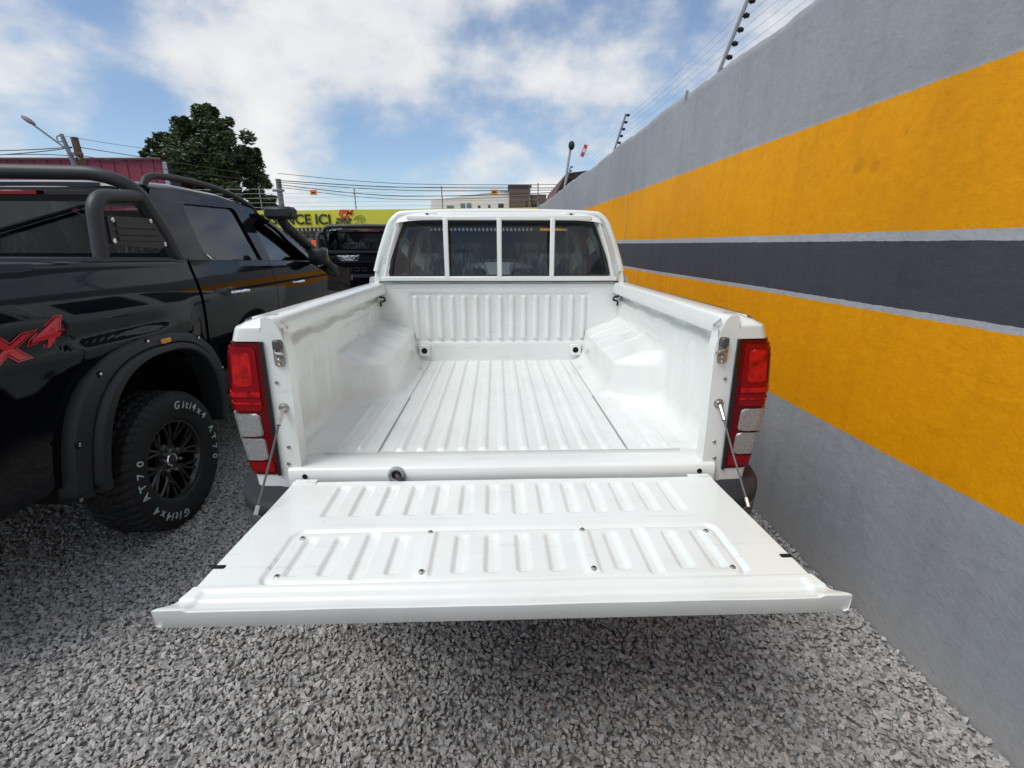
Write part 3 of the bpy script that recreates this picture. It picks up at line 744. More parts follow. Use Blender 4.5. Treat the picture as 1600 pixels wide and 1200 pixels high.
        for z in np.linspace(.80,1.345,24):
            inset=.012*math.sin((z-.80)/.545*math.pi)
            G.append([(s*(.706+inset),1.546,z),(s*(.716+inset),1.575,z),(s*(.735+inset),1.60,z),(s*.782,1.625,z)])
        MB().grid(G).build('post_return',WP,po,ang=60)
        gu=[]
        for t in np.linspace(0,1,12):
            a=t*math.pi/2
            gu.append([(s*(.742-.022*(1-t)),1.60+.075*math.sin(a),1.345-.13*(1-math.cos(a))*1.0-.015),(s*(.700+.03*t),1.575+.05*math.sin(a),1.352-.13*(1-math.cos(a))),(s*(.712+.02*t),1.552,1.375-.12*(1-math.cos(a)))])
        MB().grid(gu).build('gusset',WP,po,ang=60)
        # corner surface used by cap, lamp and lower quarter
        def corner(t,z,push=0):
            w=float(np.interp(z,oz[::-1],ox[::-1]))+push; y0=1.545-push
            if t<.32: q=t/.32; return (s*(.778+(w-.045-.778)*q),y0+.004*q*q,z)
            if t<.72:
                a=(t-.32)/.40*math.pi/2; return (s*(w-.045+.043*math.sin(a)),y0+.004+.085*(1-math.cos(a)),z)
            q=(t-.72)/.28; return (s*(w-.002+.002*q),y0+.089+.085*q,z)
        def patch(name,mat,t0,t1,z0,z1,push,par,nt_=20,nz=10,r=.0,thick=.012,ang=50):
            G=[]
            for i,t in enumerate(np.linspace(t0,t1,nt_)):
                row=[]
                for z in np.linspace(z0,z1,nz):
                    tt=t
                    if r:
                        d=min(z-z0,z1-z)
                        if d<r: ins=(r-math.sqrt(max(0,r*r-(r-d)**2)))*3.6; tt=t0+ins+(t-t0)*(t1-t0-2*ins)/(t1-t0)
                    row.append(corner(tt,z,push))
                a=corner(t,z0,push-thick); b=corner(t,z1,push-thick); G.append([a]+row+[b])
            e0=[corner(t0,z,push-thick) for z in [z0]+list(np.linspace(z0,z1,nz))+[z1]]
            e1=[corner(t1,z,push-thick) for z in [z0]+list(np.linspace(z0,z1,nz))+[z1]]
            return MB().grid([e0]+G+[e1]).build(name,mat,par,ang=ang)
        # white cap above the lamp, rounded over to the rail
        G=[]
        for t in np.linspace(0,1,24):
            row=[]
            for q in np.linspace(0,1,12):
                z=1.308+.066*min(1,q*1.25); p=corner(t,z)
                if q>.55:
                    a=(q-.55)/.45*math.pi/2; c0=(s*.775,1.66); f=.62*(1-math.cos(a))
                    p=(p[0]+(c0[0]-p[0])*f,p[1]+(c0[1]-p[1])*f,1.345+.0345*math.sin(a))
                row.append(p)
            row.append((s*.770,1.675,1.3805)); G.append(row)
        MB().grid(G).build('corner_cap','white_paint_plain',rt,ang=60)
        patch('quarter_panel','white_paint_plain',0,1,.70,.838,0,rt)
        patch('quarter_infill','interior_dark',0,1,.83,1.312,-.016,rt)
        # ---- tail lamp
        lamp=patch('tail_lamp','red_lens_dark',.0,.97,.842,1.304,.004,rt,26,24,thick=.02)
        patch('red_lens','red_lens',.08,.84,1.075,1.290,.008,lamp,20,24,.014)
        patch('reflector','red_reflector',.14,.34,1.160,1.272,.010,lamp,12,20,.014)
        patch('reflector','red_lens_dark',.40,.72,1.150,1.275,.0095,lamp,12,20,.02)
        patch('light_strip','red_reflector',.08,.74,1.124,1.140,.011,lamp,16,4)
        patch('light_strip','red_reflector',.08,.74,1.098,1.104,.010,lamp,16,4)
        patch('reversing_lens','clear_lens',.12,.74,.984,1.064,.010,lamp,16,18,.020)
        patch('indicator_lens','clear_lens',.11,.70,.897,.976,.010,lamp,16,18,.020)
        patch('red_lens','red_lens',.05,.70,.852,.890,.008,lamp,16,14,.012)
        patch('lamp_gasket','lamp_black',-.02,.02,.838,1.308,.009,lamp,4,20)
        # ---- latch striker
        lx=s*.728; ly=1.538
        la=MB().plate(roundpoly([(lx-.017,1.225),(lx-.017,1.315),(lx+.017,1.315),(lx+.017,1.225)],.014),[],lambda x,z:(x,1.541,z),lambda x,z:(x,1.547,z)).build('latch_striker','steel',rt)
        m=MB(); m.tube(fillet([(lx+s*.003,1.540,1.278),(lx-s*.005,1.505,1.276),(lx-s*.035,1.500,1.274),(lx-s*.035,1.515,1.262),(lx,1.540,1.262)],.012,5),.0055,8); m.build('striker_loop','steel',la)
        MB().box((lx-s*.003,1.533,1.300),(.026,.022,.030),.004).build('striker_block','cable',la)
        for zz in (1.232,1.248): MB().ball((lx,1.539,zz),.006,6).build('rivet','steel',la)
        for xx,zz in ((.748,1.171),(.738,.942),(.746,.88)):
            MB().lathe([(.001,-.004),(.0055,-.004),(.007,0)],12,'y',(s*xx,1.545,zz)).build('screw','steel',po)
        # ---- tailgate cable
        ax=s*.736; an=MB(); an.lathe([(.001,-.012),(.010,-.012),(.012,-.008),(.012,-.004),(.017,-.003),(.017,.004)],16,'y',(ax,1.545,1.084)); ao=an.build('cable_anchor','steel',rt)
        p0=Vector((ax,1.532,1.080)); p1=Vector((s*.742,1.285,.836)); d=(p1-p0)
        MB().tube([p0,p0+d*.16],.0075,8).build('cable_end','steel',ao)
        MB().tube([p0+d*.15,p0+d*.5-Vector((0,0,.004)),p1-d*.07],.0035,8).build('support_cable','cable',ao)
        MB().tube([p1-d*.08,p1],.006,8).build('cable_end','steel',ao)
        # ---- bumper corner
        G=[]
        for i,a in enumerate(np.linspace(0,1,22)):
            th=a*math.pi/2*1.0
            bx=.70+.258*math.sin(th); by=1.40+.32*(1-math.cos(th)) 
            row=[]
            for off,z in ((.135,.765),(.125,.790),(.11,.795),(.02,.795),(.006,.790),(0,.780),(0,.748),(.004,.742),(.006,.738),(.003,.735),(.004,.69),(.014,.62),(.03,.55),(.05,.49),(.09,.47)):
                row.append((s*(bx-off*math.sin(th)*1.0-off*.0),by+off*math.cos(th),z))
            G.append(row)
        tp=[r[:8] for r in G]; lo=[r[7:] for r in G]
        bc=MB().grid(tp).build('bumper_corner','grey_plastic',rt,ang=50)
        MB().grid(lo).build('bumper_face','lower_bumper',bc,ang=50)
        MB().tube([r[8] for r in G],.0035,6).build('bumper_trim','steel',bc)
    m=MB(); m.box((0,1.49,.60),(1.40,.14,.10),.02); m.build('bumper_step','grey_plastic',rt)
    MB().box((0,2.4,.70),(1.3,1.6,.12),.02).build('chassis_frame','interior_dark',rt)
    # ---- header board with vertical pressings
    xs=np.arange(-.80,.8001,.0045); zs=np.concatenate([np.linspace(.855,.98,10),np.linspace(.985,1.03,14),np.linspace(1.04,1.26,8),np.linspace(1.27,1.315,14),np.linspace(1.32,1.378,18)])
    X,Z=np.meshgrid(xs,zs,indexing='ij'); Y=np.full_like(X,3.185)
    Y+=.010*emb(rrect(X,Z,0,1.15,.60,.172,.03),.02)
    for kx in range(15):
        c=-.553+kx*.079
        Y-=.016*emb(rrect(X,Z,c,1.15,.019,.148,.012),.013)
    Y-=.006*emb(np.abs(Z-1.348)-.003,.004)*(np.abs(X)<.70)
    Y+=.05*smooth(1.370,1.378,Z)
    hb=MB().grid(np.stack([X,Y,Z],-1)).build('header_board',WP,rt,ang=60)
    for s in (-1,1):
        b=MB().box((s*.508,3.176,.932),(.075,.018,.078),.012).build('tie_down_boss',WP,hb)
        MB().lathe([(.001,0),(.018,0),(.020,.002)],20,'y',(s*.508,3.1645,.932)).build('tie_down_hole','hole_black',b)
        MB().lathe([(.001,0),(.017,0),(.018,.002)],20,'y',(s*.574,3.162,.932)).build('plug','plug_grey',hb)
        x0=s*.775; hp=[(x0,3.17,1.305),(x0-s*.002,3.155,1.302),(x0-s*.026,3.145,1.295),(x0-s*.030,3.145,1.278),(x0-s*.008,3.148,1.266),(x0-s*.030,3.145,1.25),(x0-s*.024,3.145,1.236),(x0,3.155,1.232),(x0,3.17,1.228)]
        hp=[(x0,3.17,1.305),(x0-s*.004,3.15,1.303),(x0-s*.004,3.148,1.290),(x0-s*.030,3.144,1.286),(x0-s*.034,3.144,1.268),(x0-s*.014,3.146,1.262),(x0-s*.004,3.148,1.252),(x0-s*.006,3.15,1.236),(x0,3.17,1.232)]
        MB().tube(bez(hp,4),.0062,8).build('rope_hook','insulator',hb)
        # gusset plate between bed and cab
        gp=roundpoly([(s*.800,1.30),(s*.806,1.40),(s*.792,1.455),(s*.776,1.40),(s*.770,1.30)],.012)
        MB().plate(gp,[],lambda x,z:(x,3.165,z),lambda x,z:(x,3.172,z)).build('front_gusset',WP,rt)
    # ---- tailgate lying open
    us=np.linspace(-1,1,300); ys=np.concatenate([np.linspace(1.50,1.485,4),np.linspace(1.48,1.255,46),np.linspace(1.25,.985,58),np.linspace(.98,.890,34),[.8888,.888]])
    hwd=lambda y: np.interp(y,[.888,.897,.910,.925,.945,.975,1.50],[.776,.772,.757,.747,.741,.735,.716])
    U,Y=np.meshgrid(us,ys,indexing='ij'); X=U*hwd(Y); Z=np.full_like(X,.830)
    for kx in range(14):
        c=(-6.5+kx)*.0822
        Z-=.0105*emb(rrect(X,Y,c,1.375,.0215,.095,.010),.010)
    Z-=.0095*emb(rrect(X,Y,0,1.094,.600,.118,.035),.006)
    Z+=.0085*emb(rrect(X,Y,0,1.094,.587,.107,.028),.006)
    for kx in range(14):
        c=(-6.5+kx)*.0822
        if kx in (4,9): Z+=.008*emb(rrect(X,Y,np.sign(c)*.212,1.094,.022,.097,.008),.010); continue
        dp=.0098
        hh=.083 if kx not in (2,11) else .100
        Z-=dp*emb(rrect(X,Y,c,1.094,.0205,hh,.012),.010)
    Z+=.007*(1-smooth(.972,.978,Y)); Z-=.006*(1-smooth(.955,.960,Y))*(1-smooth(.700,.715,np.abs(X))); Z-=.004*(1-smooth(.930,.934,Y)); Z+=.010*(1-smooth(.890,.926,Y))
    Z+=.004*smooth(1.478,1.495,Y)*(np.abs(X)>.64)
    Z-=.006*np.clip((.72-np.abs(X)*.98)/.6,0,1)*0
    # small paint dimples and waviness
    Z+=.0006*np.sin(X*9+Y*13)+.0004*np.sin(X*23-Y*17)
    top=np.stack([X,Y,Z],-1)
    # rolled lower lip of the near edge and skirts
    near=[top[:,-1]]
    for dy,dz in ((.0035,-.041),(.006,-.0435),(.018,-.0440),(.10,-.046),(.58,-.05)):
        p=top[:,-1].copy(); p[:,1]=.888+dy; p[:,2]=.836+dz; p[:,0]=us*np.interp(.888+max(dy,0),[.888,.93,1.5],[.776,.745,.716])*(1 if dy<.05 else .985); near.append(p)
    full=np.concatenate([top,np.stack(near[1:],1)],1)
    tg=MB().grid(full).build('tailgate',WP,rt,ang=60)
    # end walls
    for s in (-1,1):
        G=[]
        for y in ys:
            w=s*float(hwd(y)); zt=.830+(.005 if y<.975 else 0)+(.0 if y>.9 else .002); G.append([(w*.9995,y,zt-.002),(w,y,zt-.010),(w*.998,y,.800 if y>.9 else .803),(w*.985,y,.790 if y>.9 else .80)])
        MB().grid(G).build('tailgate_edge',WP,tg,ang=50)
        MB().box((s*.722,1.052,.824),(.034,.017,.018),.004).build('latch_slot','hole_black',tg)
        MB().box((s*.745,.960,.805),(.014,.05,.02),.004).build('rubber_stop','rubber',tg)
        MB().box((s*.675,1.500,.8335),(.075,.020,.006),.002).build('hinge_cover',WP,tg)
    for bx,by in ((-.562,1.172),(-.212,1.178),(.212,1.178),(.562,1.172),(-.562,1.012),(-.212,1.010),(.212,1.010),(.562,1.012)):
        b=MB(); zb=.837 if abs(bx)<.3 else .8295; b.lathe([(.001,.002),(.0035,.002),(.004,.004),(.005,.0036),(.0055,.002),(.0075,.001),(.008,-.002)],16,'z',(bx,by,zb)); bo=b.build('panel_bolt','steel',tg); MB().lathe([(.001,.0024),(.0032,.0024)],6,'z',(bx,by,zb+.0003)).build('bolt_socket','hole_black',bo)
    # ---- cab
    zmap=([0,.40,1.0,1.5,1.985,2.2],[0,.42,.93,1.385,1.812,2.0])
    ymf=lambda y:(y-3.15)*1.0+3.24
    info=build_cab(rt,dict(cx=0,paint='white_paint_plain',zmap=zmap,ymap=ymf,kw=.915,wb=.805,wr=.655,yfw=5.72,gside='glass_side',mirror='white_paint_plain'))
    # cab back panel with window opening
    outl=[(-.80,.90),(-.812,1.36),(-.800,1.45),(-.765,1.57),(-.722,1.69),(-.695,1.752),(-.655,1.792),(-.60,1.808),(-.3,1.818),(0,1.821)]
    outl+= [(-x,z) for x,z in outl[-2::-1]]
    win=roundpoly([(-.715,1.415),(-.672,1.60),(-.612,1.762),(.612,1.762),(.672,1.60),(.715,1.415)],[.035,.2,.06,.06,.2,.035],6)
    yb=lambda z: 3.215+.14*max(0,z-1.40)
    cb=MB().plate(outl,[win],lambda x,z:(x,yb(z),z),lambda x,z:(x,yb(z)+.05,z)).build('cab_back',WP,rt,ang=40)
    rim=[(x*1.0,yb(z)-.004,z) for x,z in win]; 
    MB().tube(rim+[rim[0]],.012,8,False).build('window_seal','black_plastic',cb)
    MB().plate(win,[],lambda x,z:(x,yb(z)+.012,z),lambda x,z:(x,yb(z)+.017,z)).build('rear_window','glass_rear',rt)
    # rounded roof edge
    rp_=[(x*1.0,yb(z)+.006,z-.004) for x,z in outl if z>1.37]
    MB().tube(bez(rp_,3),.022,10).build('cab_edge','white_paint_plain',rt,ang=60)
    # window guard
    for bx in (-.338,-.002,.334):
        MB().box((bx,3.168,1.59),(.030,.020,.365),.006).build('guard_bar','white_paint_plain',rt)
    MB().box((0,3.172,1.404),(1.52,.026,.030),.006).build('guard_lower_rail',WP,rt)
    MB().box((0,3.185,1.775),(1.16,.022,.026),.006).build('guard_upper_rail',WP,rt)
    for s in (-1,1):
        t=MB().box((s*.435,3.222,1.795),(.085,.05,.030),.006).build('guard_bracket','white_paint_plain',rt)
        MB().lathe([(.001,-.008),(.009,-.008),(.011,0)],12,'y',(s*.452,3.197,1.796)).build('bolt','cable',t)
        MB().tube([(s*.735,3.175,1.42),(s*.70,3.182,1.56),(s*.635,3.19,1.745)],.011,8).build('guard_upright',WP,rt)
        # reddish seat belts on the door posts
        MB().tube(bez([(s*.60,3.75,1.72),(s*.655,3.70,1.58),(s*.675,3.66,1.40)]),.017,6).build('seat_belt','seat_belt',rt)
    MB().box((0,3.19,1.383),(1.56,.03,.006),.002).build('bed_gap','seam_dark',rt)
    for sg in (1,-1):
        make_wheel(rt,(sg*.76,2.47,.385),sg,.385,.215,.25); make_wheel(rt,(sg*.76,5.78,.385),sg,.385,.215,.25)
    return rt
make_white()

# ================================================================== BLACK PICKUP
pmat('tonneau',(.012,.012,.013),.6,bump=(200.,.2,.001))
def make_black():
    cx=-2.92
    rt=root('pickup_truck',(cx,4.2,0),'black pickup with red 4x4 decal, wide wheel arch flares and snorkel beside the white truck','pickup truck')
    I=build_cab(rt,dict(cx=cx,paint='black_paint',zmap=([0,3],[0,3]),ymap=lambda y:y,kw=1.0,wb=.93,wr=.79,yfw=5.72,gside='glass_side',mirror='black_plastic',fold=1))
    hw=I['hw']; gx=I['gx']
    ztop=lambda y:1.540-.022*(y-1.6)
    yw,zw=2.61,.40
    for s in (1,-1):
        G=[]
        for y in np.linspace(1.585,3.140,96):
            d=abs(y-yw); zb=max(.56,.50+math.sqrt(max(0,.55**2-d*d))) if d<.55 else .56
            row=[(cx+s*(hw(zb)-.05),y,zb)]
            for t in np.linspace(0,1,30):
                z=zb+(ztop(y)-zb)*t; w=hw(min(z,1.515))
                w+=.022*math.exp(-((z-1.12)/.10)**2)*smooth(1.9,2.2,y)*(1-smooth(2.95,3.12,y))    # haunch above the arch
                w-=.012*math.exp(-((z-1.20)/.04)**2)*(1-smooth(2.6,2.9,y))                       # pressed field that carries the decal
                row.append((cx+s*w,y,z))
            e=row[-1]; row+=[(e[0]-s*.012,y,e[2]+.010),(e[0]-s*.05,y,e[2]+.014),(e[0]-s*.13,y,e[2]+.010)]
            G.append(row)
        G=[[(p[0]-s*.03,p[1]-.004,p[2]) for p in G[0]]]+G+[[(p[0]-s*.03,p[1]+.004,p[2]) for p in G[-1]]]
        bs=MB().grid(G).build('bed_side','black_paint',rt,ang=45)
        MB().lathe([(.60,-.36),(.60,0.0)],40,'x',(cx+s*.93,yw,.46),0,math.pi).build('wheel_arch_liner','hole_black',rt)
        MB().lathe([(.001,0),(.60,0)],30,'x',(cx+s*.57,yw,.46),0,math.pi).build('arch_back','hole_black',rt)
        # rail cap
        MB().tube([(cx+s*.885,y,ztop(y)+.012) for y in np.linspace(1.59,3.12,8)],.020,8).build('rail_cap','black_plastic',rt)
        # ---- arch flare
        def se(t,a,b,n,zc=.48,yc=2.615):
            # t 0..1 from rear foot over the top to the front foot
            th=math.pi*(1.0-t); c,q=math.cos(th),math.sin(th)
            return (yc+a*np.sign(c)*abs(c)**(2/n), zc+b*abs(q)**(2/n))
        def pathpt(u,a,b,n,zr,zf):
            if u<0: y,z=se(0,a,b,n); return (y-.03*(-u),z+(zr-z)*(-u))
            if u>1: y,z=se(1,a,b,n); return (y+.0,z+(zf-z)*(u-1))
            return se(u,a,b,n)
        G=[]; us=list(np.linspace(-1,0,8)[:-1])+list(np.linspace(0,1,60))+list(np.linspace(1,2,6)[1:])
        lev=[(0,-.02),(0,.012),(.02,.040),(.10,.056),(.40,.068),(.52,.070),(.56,.060),(.60,.058),(.64,.084),(.72,.098),(.92,.104),(1.0,.098),(1.02,.06),(1.02,-.03)]
        for u in us:
            yo,zo=pathpt(u,.635,.655,2.7,.50,.60); yi,zi=pathpt(u,.475,.565,2.5,.52,.60); row=[]
            for f,dx in lev:
                y=yo+(yi-yo)*f; z=zo+(zi-zo)*f; row.append((cx+s*(hw(min(max(z,.55),1.3))+dx-.005),y,z))
            G.append(row)
        fla=MB().grid(G).build('arch_flare','black_plastic',rt,ang=35)
        for u in (.10,.30,.48,.66,.86,-.45):
            yo,zo=pathpt(u,.635,.655,2.7,.50,.60); yi,zi=pathpt(u,.475,.565,2.5,.52,.60); f=.17
            p=(cx+s*(hw(min(max(zo,.55),1.3))+.050),yo+(yi-yo)*f,zo+(zi-zo)*f)
            b=MB(); b.lathe([(.018,s*-.002),(.016,s*.006),(.010,s*.004)],12,'x',p); bo=b.build('bolt_seat','hole_black',fla)
            MB().lathe([(.010,0),(.009,s*.008),(.001,s*.010)],8,'x',p).build('flare_bolt','chrome',bo)
        m=MB(); yo,zo=pathpt(.52,.635,.655,2.7,.5,.6); m.box((cx+s*(hw(1.1)+.066),2.66,1.100),(.012,.075,.026),.004); m.build('side_marker','amber',fla)
        # ---- front arch flare
        G=[]
        for t in np.linspace(0,1,40):
            y1,z1=se(t,.60,.60,2.4,.45,5.72); y2,z2=se(t,.48,.50,2.4,.45,5.72); w=hw(1.0)-.02-.06*max(0,(y1-5.7)/.6)
            G.append([(cx+s*w,y1,z1),(cx+s*(w+.05),y1*.9+y2*.1,z1*.9+z2*.1),(cx+s*(w+.07),(y1+y2)/2,(z1+z2)/2),(cx+s*(w+.09),y2,z2),(cx+s*(w-.04),y2,z2)])
        MB().grid(G).build('arch_flare','black_plastic',rt,ang=35)
        MB().lathe([(.47,-.34),(.47,0.0)],30,'x',(cx+s*.90,5.72,.43),-.1,math.pi+.1).build('wheel_arch_liner','hole_black',rt)
        # ---- sports bar
        R=.037; hoop=[(cx+s*.885,3.16,1.48),(cx+s*.875,3.04,1.74),(cx+s*.855,2.92,1.93),(cx+s*.72,2.85,1.985),(cx,2.83,1.995)]
        MB().tube(fillet(hoop,.16,10),R,14).build('sports_bar_hoop','bar_coat',rt,ang=60)
        leg=[(cx+s*.865,2.575,1.525),(cx+s*.868,2.60,1.845),(cx+s*.855,2.98,1.880)]
        MB().tube(fillet(leg,.10,10),R*.98,14).build('sports_bar_leg','bar_coat',rt,ang=60)
        pw=roundpoly([(2.62,1.755),(2.935,1.758),(3.045,1.612),(2.98,1.590),(2.615,1.612)],.015)
        pl=MB().plate(pw,[],lambda y,z:(cx+s*.905,y,z),lambda y,z:(cx+s*.890,y,z)).build('sports_bar_plate','bar_coat',rt)
        for za,zb_ in ((1.726,1.700),(1.690,1.664),(1.654,1.634)):
            MB().plate(roundpoly([(2.66,za),(2.952-.6*(1.722-za)*-.7,za+.004),(2.962-.6*(1.722-zb_)*-.7,zb_),(2.66,zb_)],.006),[],lambda y,z:(cx+s*.914,y,z),lambda y,z:(cx+s*.9055,y,z)).build('slat','bar_coat',pl)
        for y,z in ((2.645,1.735),(2.63,1.632),(2.925,1.742),(3.01,1.617)):
            MB().lathe([(.013,0),(.012,s*.006),(.001,s*.008)],10,'x',(cx+s*.906,y,z)).build('plate_bolt','chrome',pl)
        for (x,y,z) in ((.865,2.58,1.525),(.885,3.10,1.515)): MB().box((cx+s*x,y,z),(.10,.12,.018),.006).build('bar_foot','bar_coat',rt)
        # ---- roof rail
        rr=[(cx+s*.785,3.10,1.945),(cx+s*.785,3.15,2.000),(cx+s*.780,3.30,2.028),(cx+s*.770,3.75,2.032),(cx+s*.755,4.15,1.998),(cx+s*.735,4.45,1.935),(cx+s*.725,4.55,1.885)]
        MB().tube(bez(rr,5),.021,10).build('roof_rail','black_plastic',rt,ang=60)
        # ---- lamps, rear
        tl=MB().box((cx+s*.905,1.585,1.22),(.12,.07,.46),.03).build('tail_lamp','red_lens_dark',rt)
        MB().box((cx+s*.905,1.546,1.30),(.09,.012,.20),.005).build('red_lens','red_lens',tl); MB().box((cx+s*.905,1.546,1.09),(.09,.012,.12),.005).build('reversing_lens','clear_lens',tl)
        MB().box((cx+s*.88,1.60,.86),(.17,.10,.24),.02).build('rear_corner','black_paint',rt)
    # emblem 4X4 on the bed side that faces the white truck
    m=[MB(),MB(),MB()]
    for q,(off,dx) in enumerate(((.011,.004),(.0065,.0055),(.003,.007))):
        for ch,yc in (('4',1.695),('X',1.86),('4',2.03)):
            sz=.160 if ch=='4' else .128
            vs,fs=text_mesh(ch,sz,offset=off,shear=.25)
            o=[]
            for a,b,_ in vs:
                y=yc+a*1.7; z=1.228+b+(y-1.9)*.06-(0 if ch=='4' else .022); o.append((cx+hw(min(z,1.5))-.012*math.exp(-((z-1.20)/.04)**2)+dx,y,z))
            m[q].add(o,fs)
    em=m[0].build('decal','red_decal',rt,flat=True); em['label']='red outlined 4x4 lettering decal'
    m[1].build('decal_outline','lamp_black',em,flat=True); m[2].build('decal_fill','red_decal',em,flat=True)
    # cab back wall with window
    outl=[(-.90,1.0),(-.925,1.50),(-.80,1.90),(-.70,1.945),(0,1.965),(.70,1.945),(.80,1.90),(.925,1.50),(.90,1.0)]
    win=roundpoly([(-.80,1.565),(-.70,1.865),(.70,1.865),(.80,1.565)],.05)
    yb=lambda z:3.165-.13*max(0,z-1.45)
    MB().plate(outl,[win],lambda x,z:(cx+x,yb(z),z),lambda x,z:(cx+x,yb(z)+.05,z)).build('cab_back','black_paint',rt)
    MB().plate(win,[],lambda x,z:(cx+x,yb(z)+.012,z),lambda x,z:(cx+x,yb(z)+.016,z)).build('rear_window','glass_rear',rt)
    sp=MB().box((cx,3.075,1.925),(1.30,.10,.035),.012).build('rear_spoiler','black_paint',rt)
    MB().box((cx,3.030,1.905),(.44,.016,.026),.004).build('brake_light','red_lens',sp)
    for s in (-1,1): MB().box((cx+s*.43,3.028,1.903),(.34,.010,.024),.004).build('spoiler_trim','grey_plastic',sp)
    # tonneau cover, tailgate, bumper
    P=[[(cx+x,y,1.530-.022*(y-1.6)+.008-.014*abs(x)/.9) for y in np.linspace(1.60,3.12,12)] for x in np.linspace(-.90,.90,15)]
    MB().grid(P).build('tonneau_cover','tonneau',rt)
    xs=np.linspace(-.835,.835,60); zs=np.linspace(.78,1.545,40); X,Z=np.meshgrid(xs,zs,indexing='ij'); Y=1.585-.012*np.cos(X/.835*1.2)
    Y+=.014*emb(rrect(X,Z,0,1.21,.62,.11,.03),.03); Y-=.012*emb(rrect(X,Z,0,1.50,.82,.02,.01),.02); Y+=.01*emb(rrect(X,Z,0,.95,.50,.05,.03),.02)
    tg=MB().grid(np.stack([X+cx,Y,Z],-1)).build('tailgate','black_paint',rt,ang=60)
    MB().box((cx,1.63,1.16),(1.66,.05,.74),.02).build('tailgate_core','black_plastic',tg)
    m=MB()
    for q,(a,b) in enumerate(((0,.17),(.028,.13),(.056,.09))): m.plate([(-b,1.455-a),(b,1.455-a),(b-.012,1.437-a),(-b+.012+.02*q,1.437-a)],[],lambda x,z:(cx+x,1.568,z),lambda x,z:(cx+x,1.580,z))
    m.tube([(cx+x,1.572,z) for x,z in ((-.19,1.46),(.19,1.46),(.15,1.375),(-.12,1.375),(-.19,1.46))],.006,6)
    m.build('tailgate_emblem','chrome',tg)
    m=MB()
    for q in range(5):
        x0=-.26+.13*q; pts=[(cx+x0+.045*math.cos(a)*(1.1),1.566,1.225+.028*math.sin(a)) for a in np.linspace(0,2*math.pi,17)]; m.tube(pts,.005,6,False)
    m.build('embossed_letters','grey_plastic',tg)
    bm_=MB(); bm_.box((cx,1.50,.66),(1.86,.20,.24),.05); bm_.build('rear_bumper','black_plastic',rt)
    MB().box((cx,3.4,.62),(1.2,5.2,.14),.02).build('chassis_frame','hole_black',rt)
    MB().box((cx,1.92,.66),(1.50,.60,.28),.08).build('spare_carrier','hole_black',rt)
    MB().tube([(cx-.8,2.61,.405),(cx,2.61,.42),(cx+.8,2.61,.405)],[.05,.12,.05],12).build('rear_axle','hole_black',rt)
    # snorkel on the near side
    sn=[(cx+.93,5.85,1.28),(cx+.975,5.68,1.345),(cx+.985,5.45,1.44),(cx+.93,5.0,1.66),(cx+.90,4.72,1.80),(cx+.905,4.66,1.86)]
    so_=MB().tube(bez(sn,6),[.045]*6+[.048]*10+[.045]*15,10).build('snorkel','black_plastic',rt,ang=60)
    MB().box((cx+.91,4.63,1.895),(.25,.16,.105),.03).build('snorkel_head','black_plastic',so_)
    MB().box((cx+.945,5.66,1.36),(.08,.34,.13),.03,Matrix.Rotation(-.2,3,'X')).build('snorkel_base','black_plastic',so_)
    for sg in (1,-1):
        make_wheel(rt,(cx+sg*.900,2.61,.405),sg,.405,.228,.275,'black',True); make_wheel(rt,(cx+sg*.900,5.74,.405),sg,.405,.228,.275,'black',True)
    return rt
blk=make_black()
b2=copy_tree(blk); b2.location=(blk.location.x+.24,blk.location.y+7.05,0)
b2['label']='second black pickup seen from behind, parked ahead between the two front trucks'

# white vehicle glimpsed through the black pickup's side windows
def make_far_white():
    cx=-5.55; y0=6.4
    rt=root('parked_car',(cx,y0+4.2,0),'white car beyond the black pickup, glimpsed through its side windows','car')
    zmap=([0,.40,1.0,1.5,1.985,2.2],[0,.42,.93,1.35,1.78,2.0]); ymf=lambda y:y+y0
    build_cab(rt,dict(cx=cx,paint='white_paint_plain',zmap=zmap,ymap=ymf,kw=.92,wb=.82,wr=.68,yfw=5.72,gside='glass_side'))
    G=[]
    for y,zt in ((2.15,1.0),(2.15,1.30),(2.30,1.62),(2.45,1.76),(2.9,1.80),(3.12,1.80)):
        G.append([(cx+.80*u*(1-.10*(zt>1.4)),y+y0,.5+(zt-.5)*(1-abs(u)**8)) for u in np.linspace(-1,1,21)])
    bd=MB().grid(G).build('rear_body','white_paint_plain',rt,ang=50)
    MB().box((cx,y0+2.22,1.50),(1.15,.03,.30),.02,Matrix.Rotation(-.42,3,'X')).build('rear_window','glass_rear',rt)
    MB().box((cx,y0+2.12,.62),(1.62,.2,.22),.05).build('bumper','white_paint_plain',rt)
    for s in (-1,1):
        MB().box((cx+s*.70,y0+2.14,1.12),(.16,.06,.26),.02).build('tail_lamp','red_lens',rt)
        make_wheel(rt,(cx+s*.74,y0+2.75,.36),s,.36,.21,.23); make_wheel(rt,(cx+s*.74,y0+5.72,.36),s,.36,.21,.23)
    m=MB()
    for a_,b_,dz in ((.085,.055,0),(.05,.030,.022),(.024,.052,0)): m.tube([(cx+a_*math.cos(q),y0+6.79,1.02+dz+b_*math.sin(q)) for q in np.linspace(0,2*math.pi,25)],.008,6,False)
    m.build('front_emblem','chrome',rt)
    return rt
fw=make_far_white()
fc=copy_tree(fw); fc.location=(.4,-8.5,0); fc.rotation_euler=(0,0,math.pi)
fc['label']='white car behind the viewer, mirrored faintly in the pickup rear window'

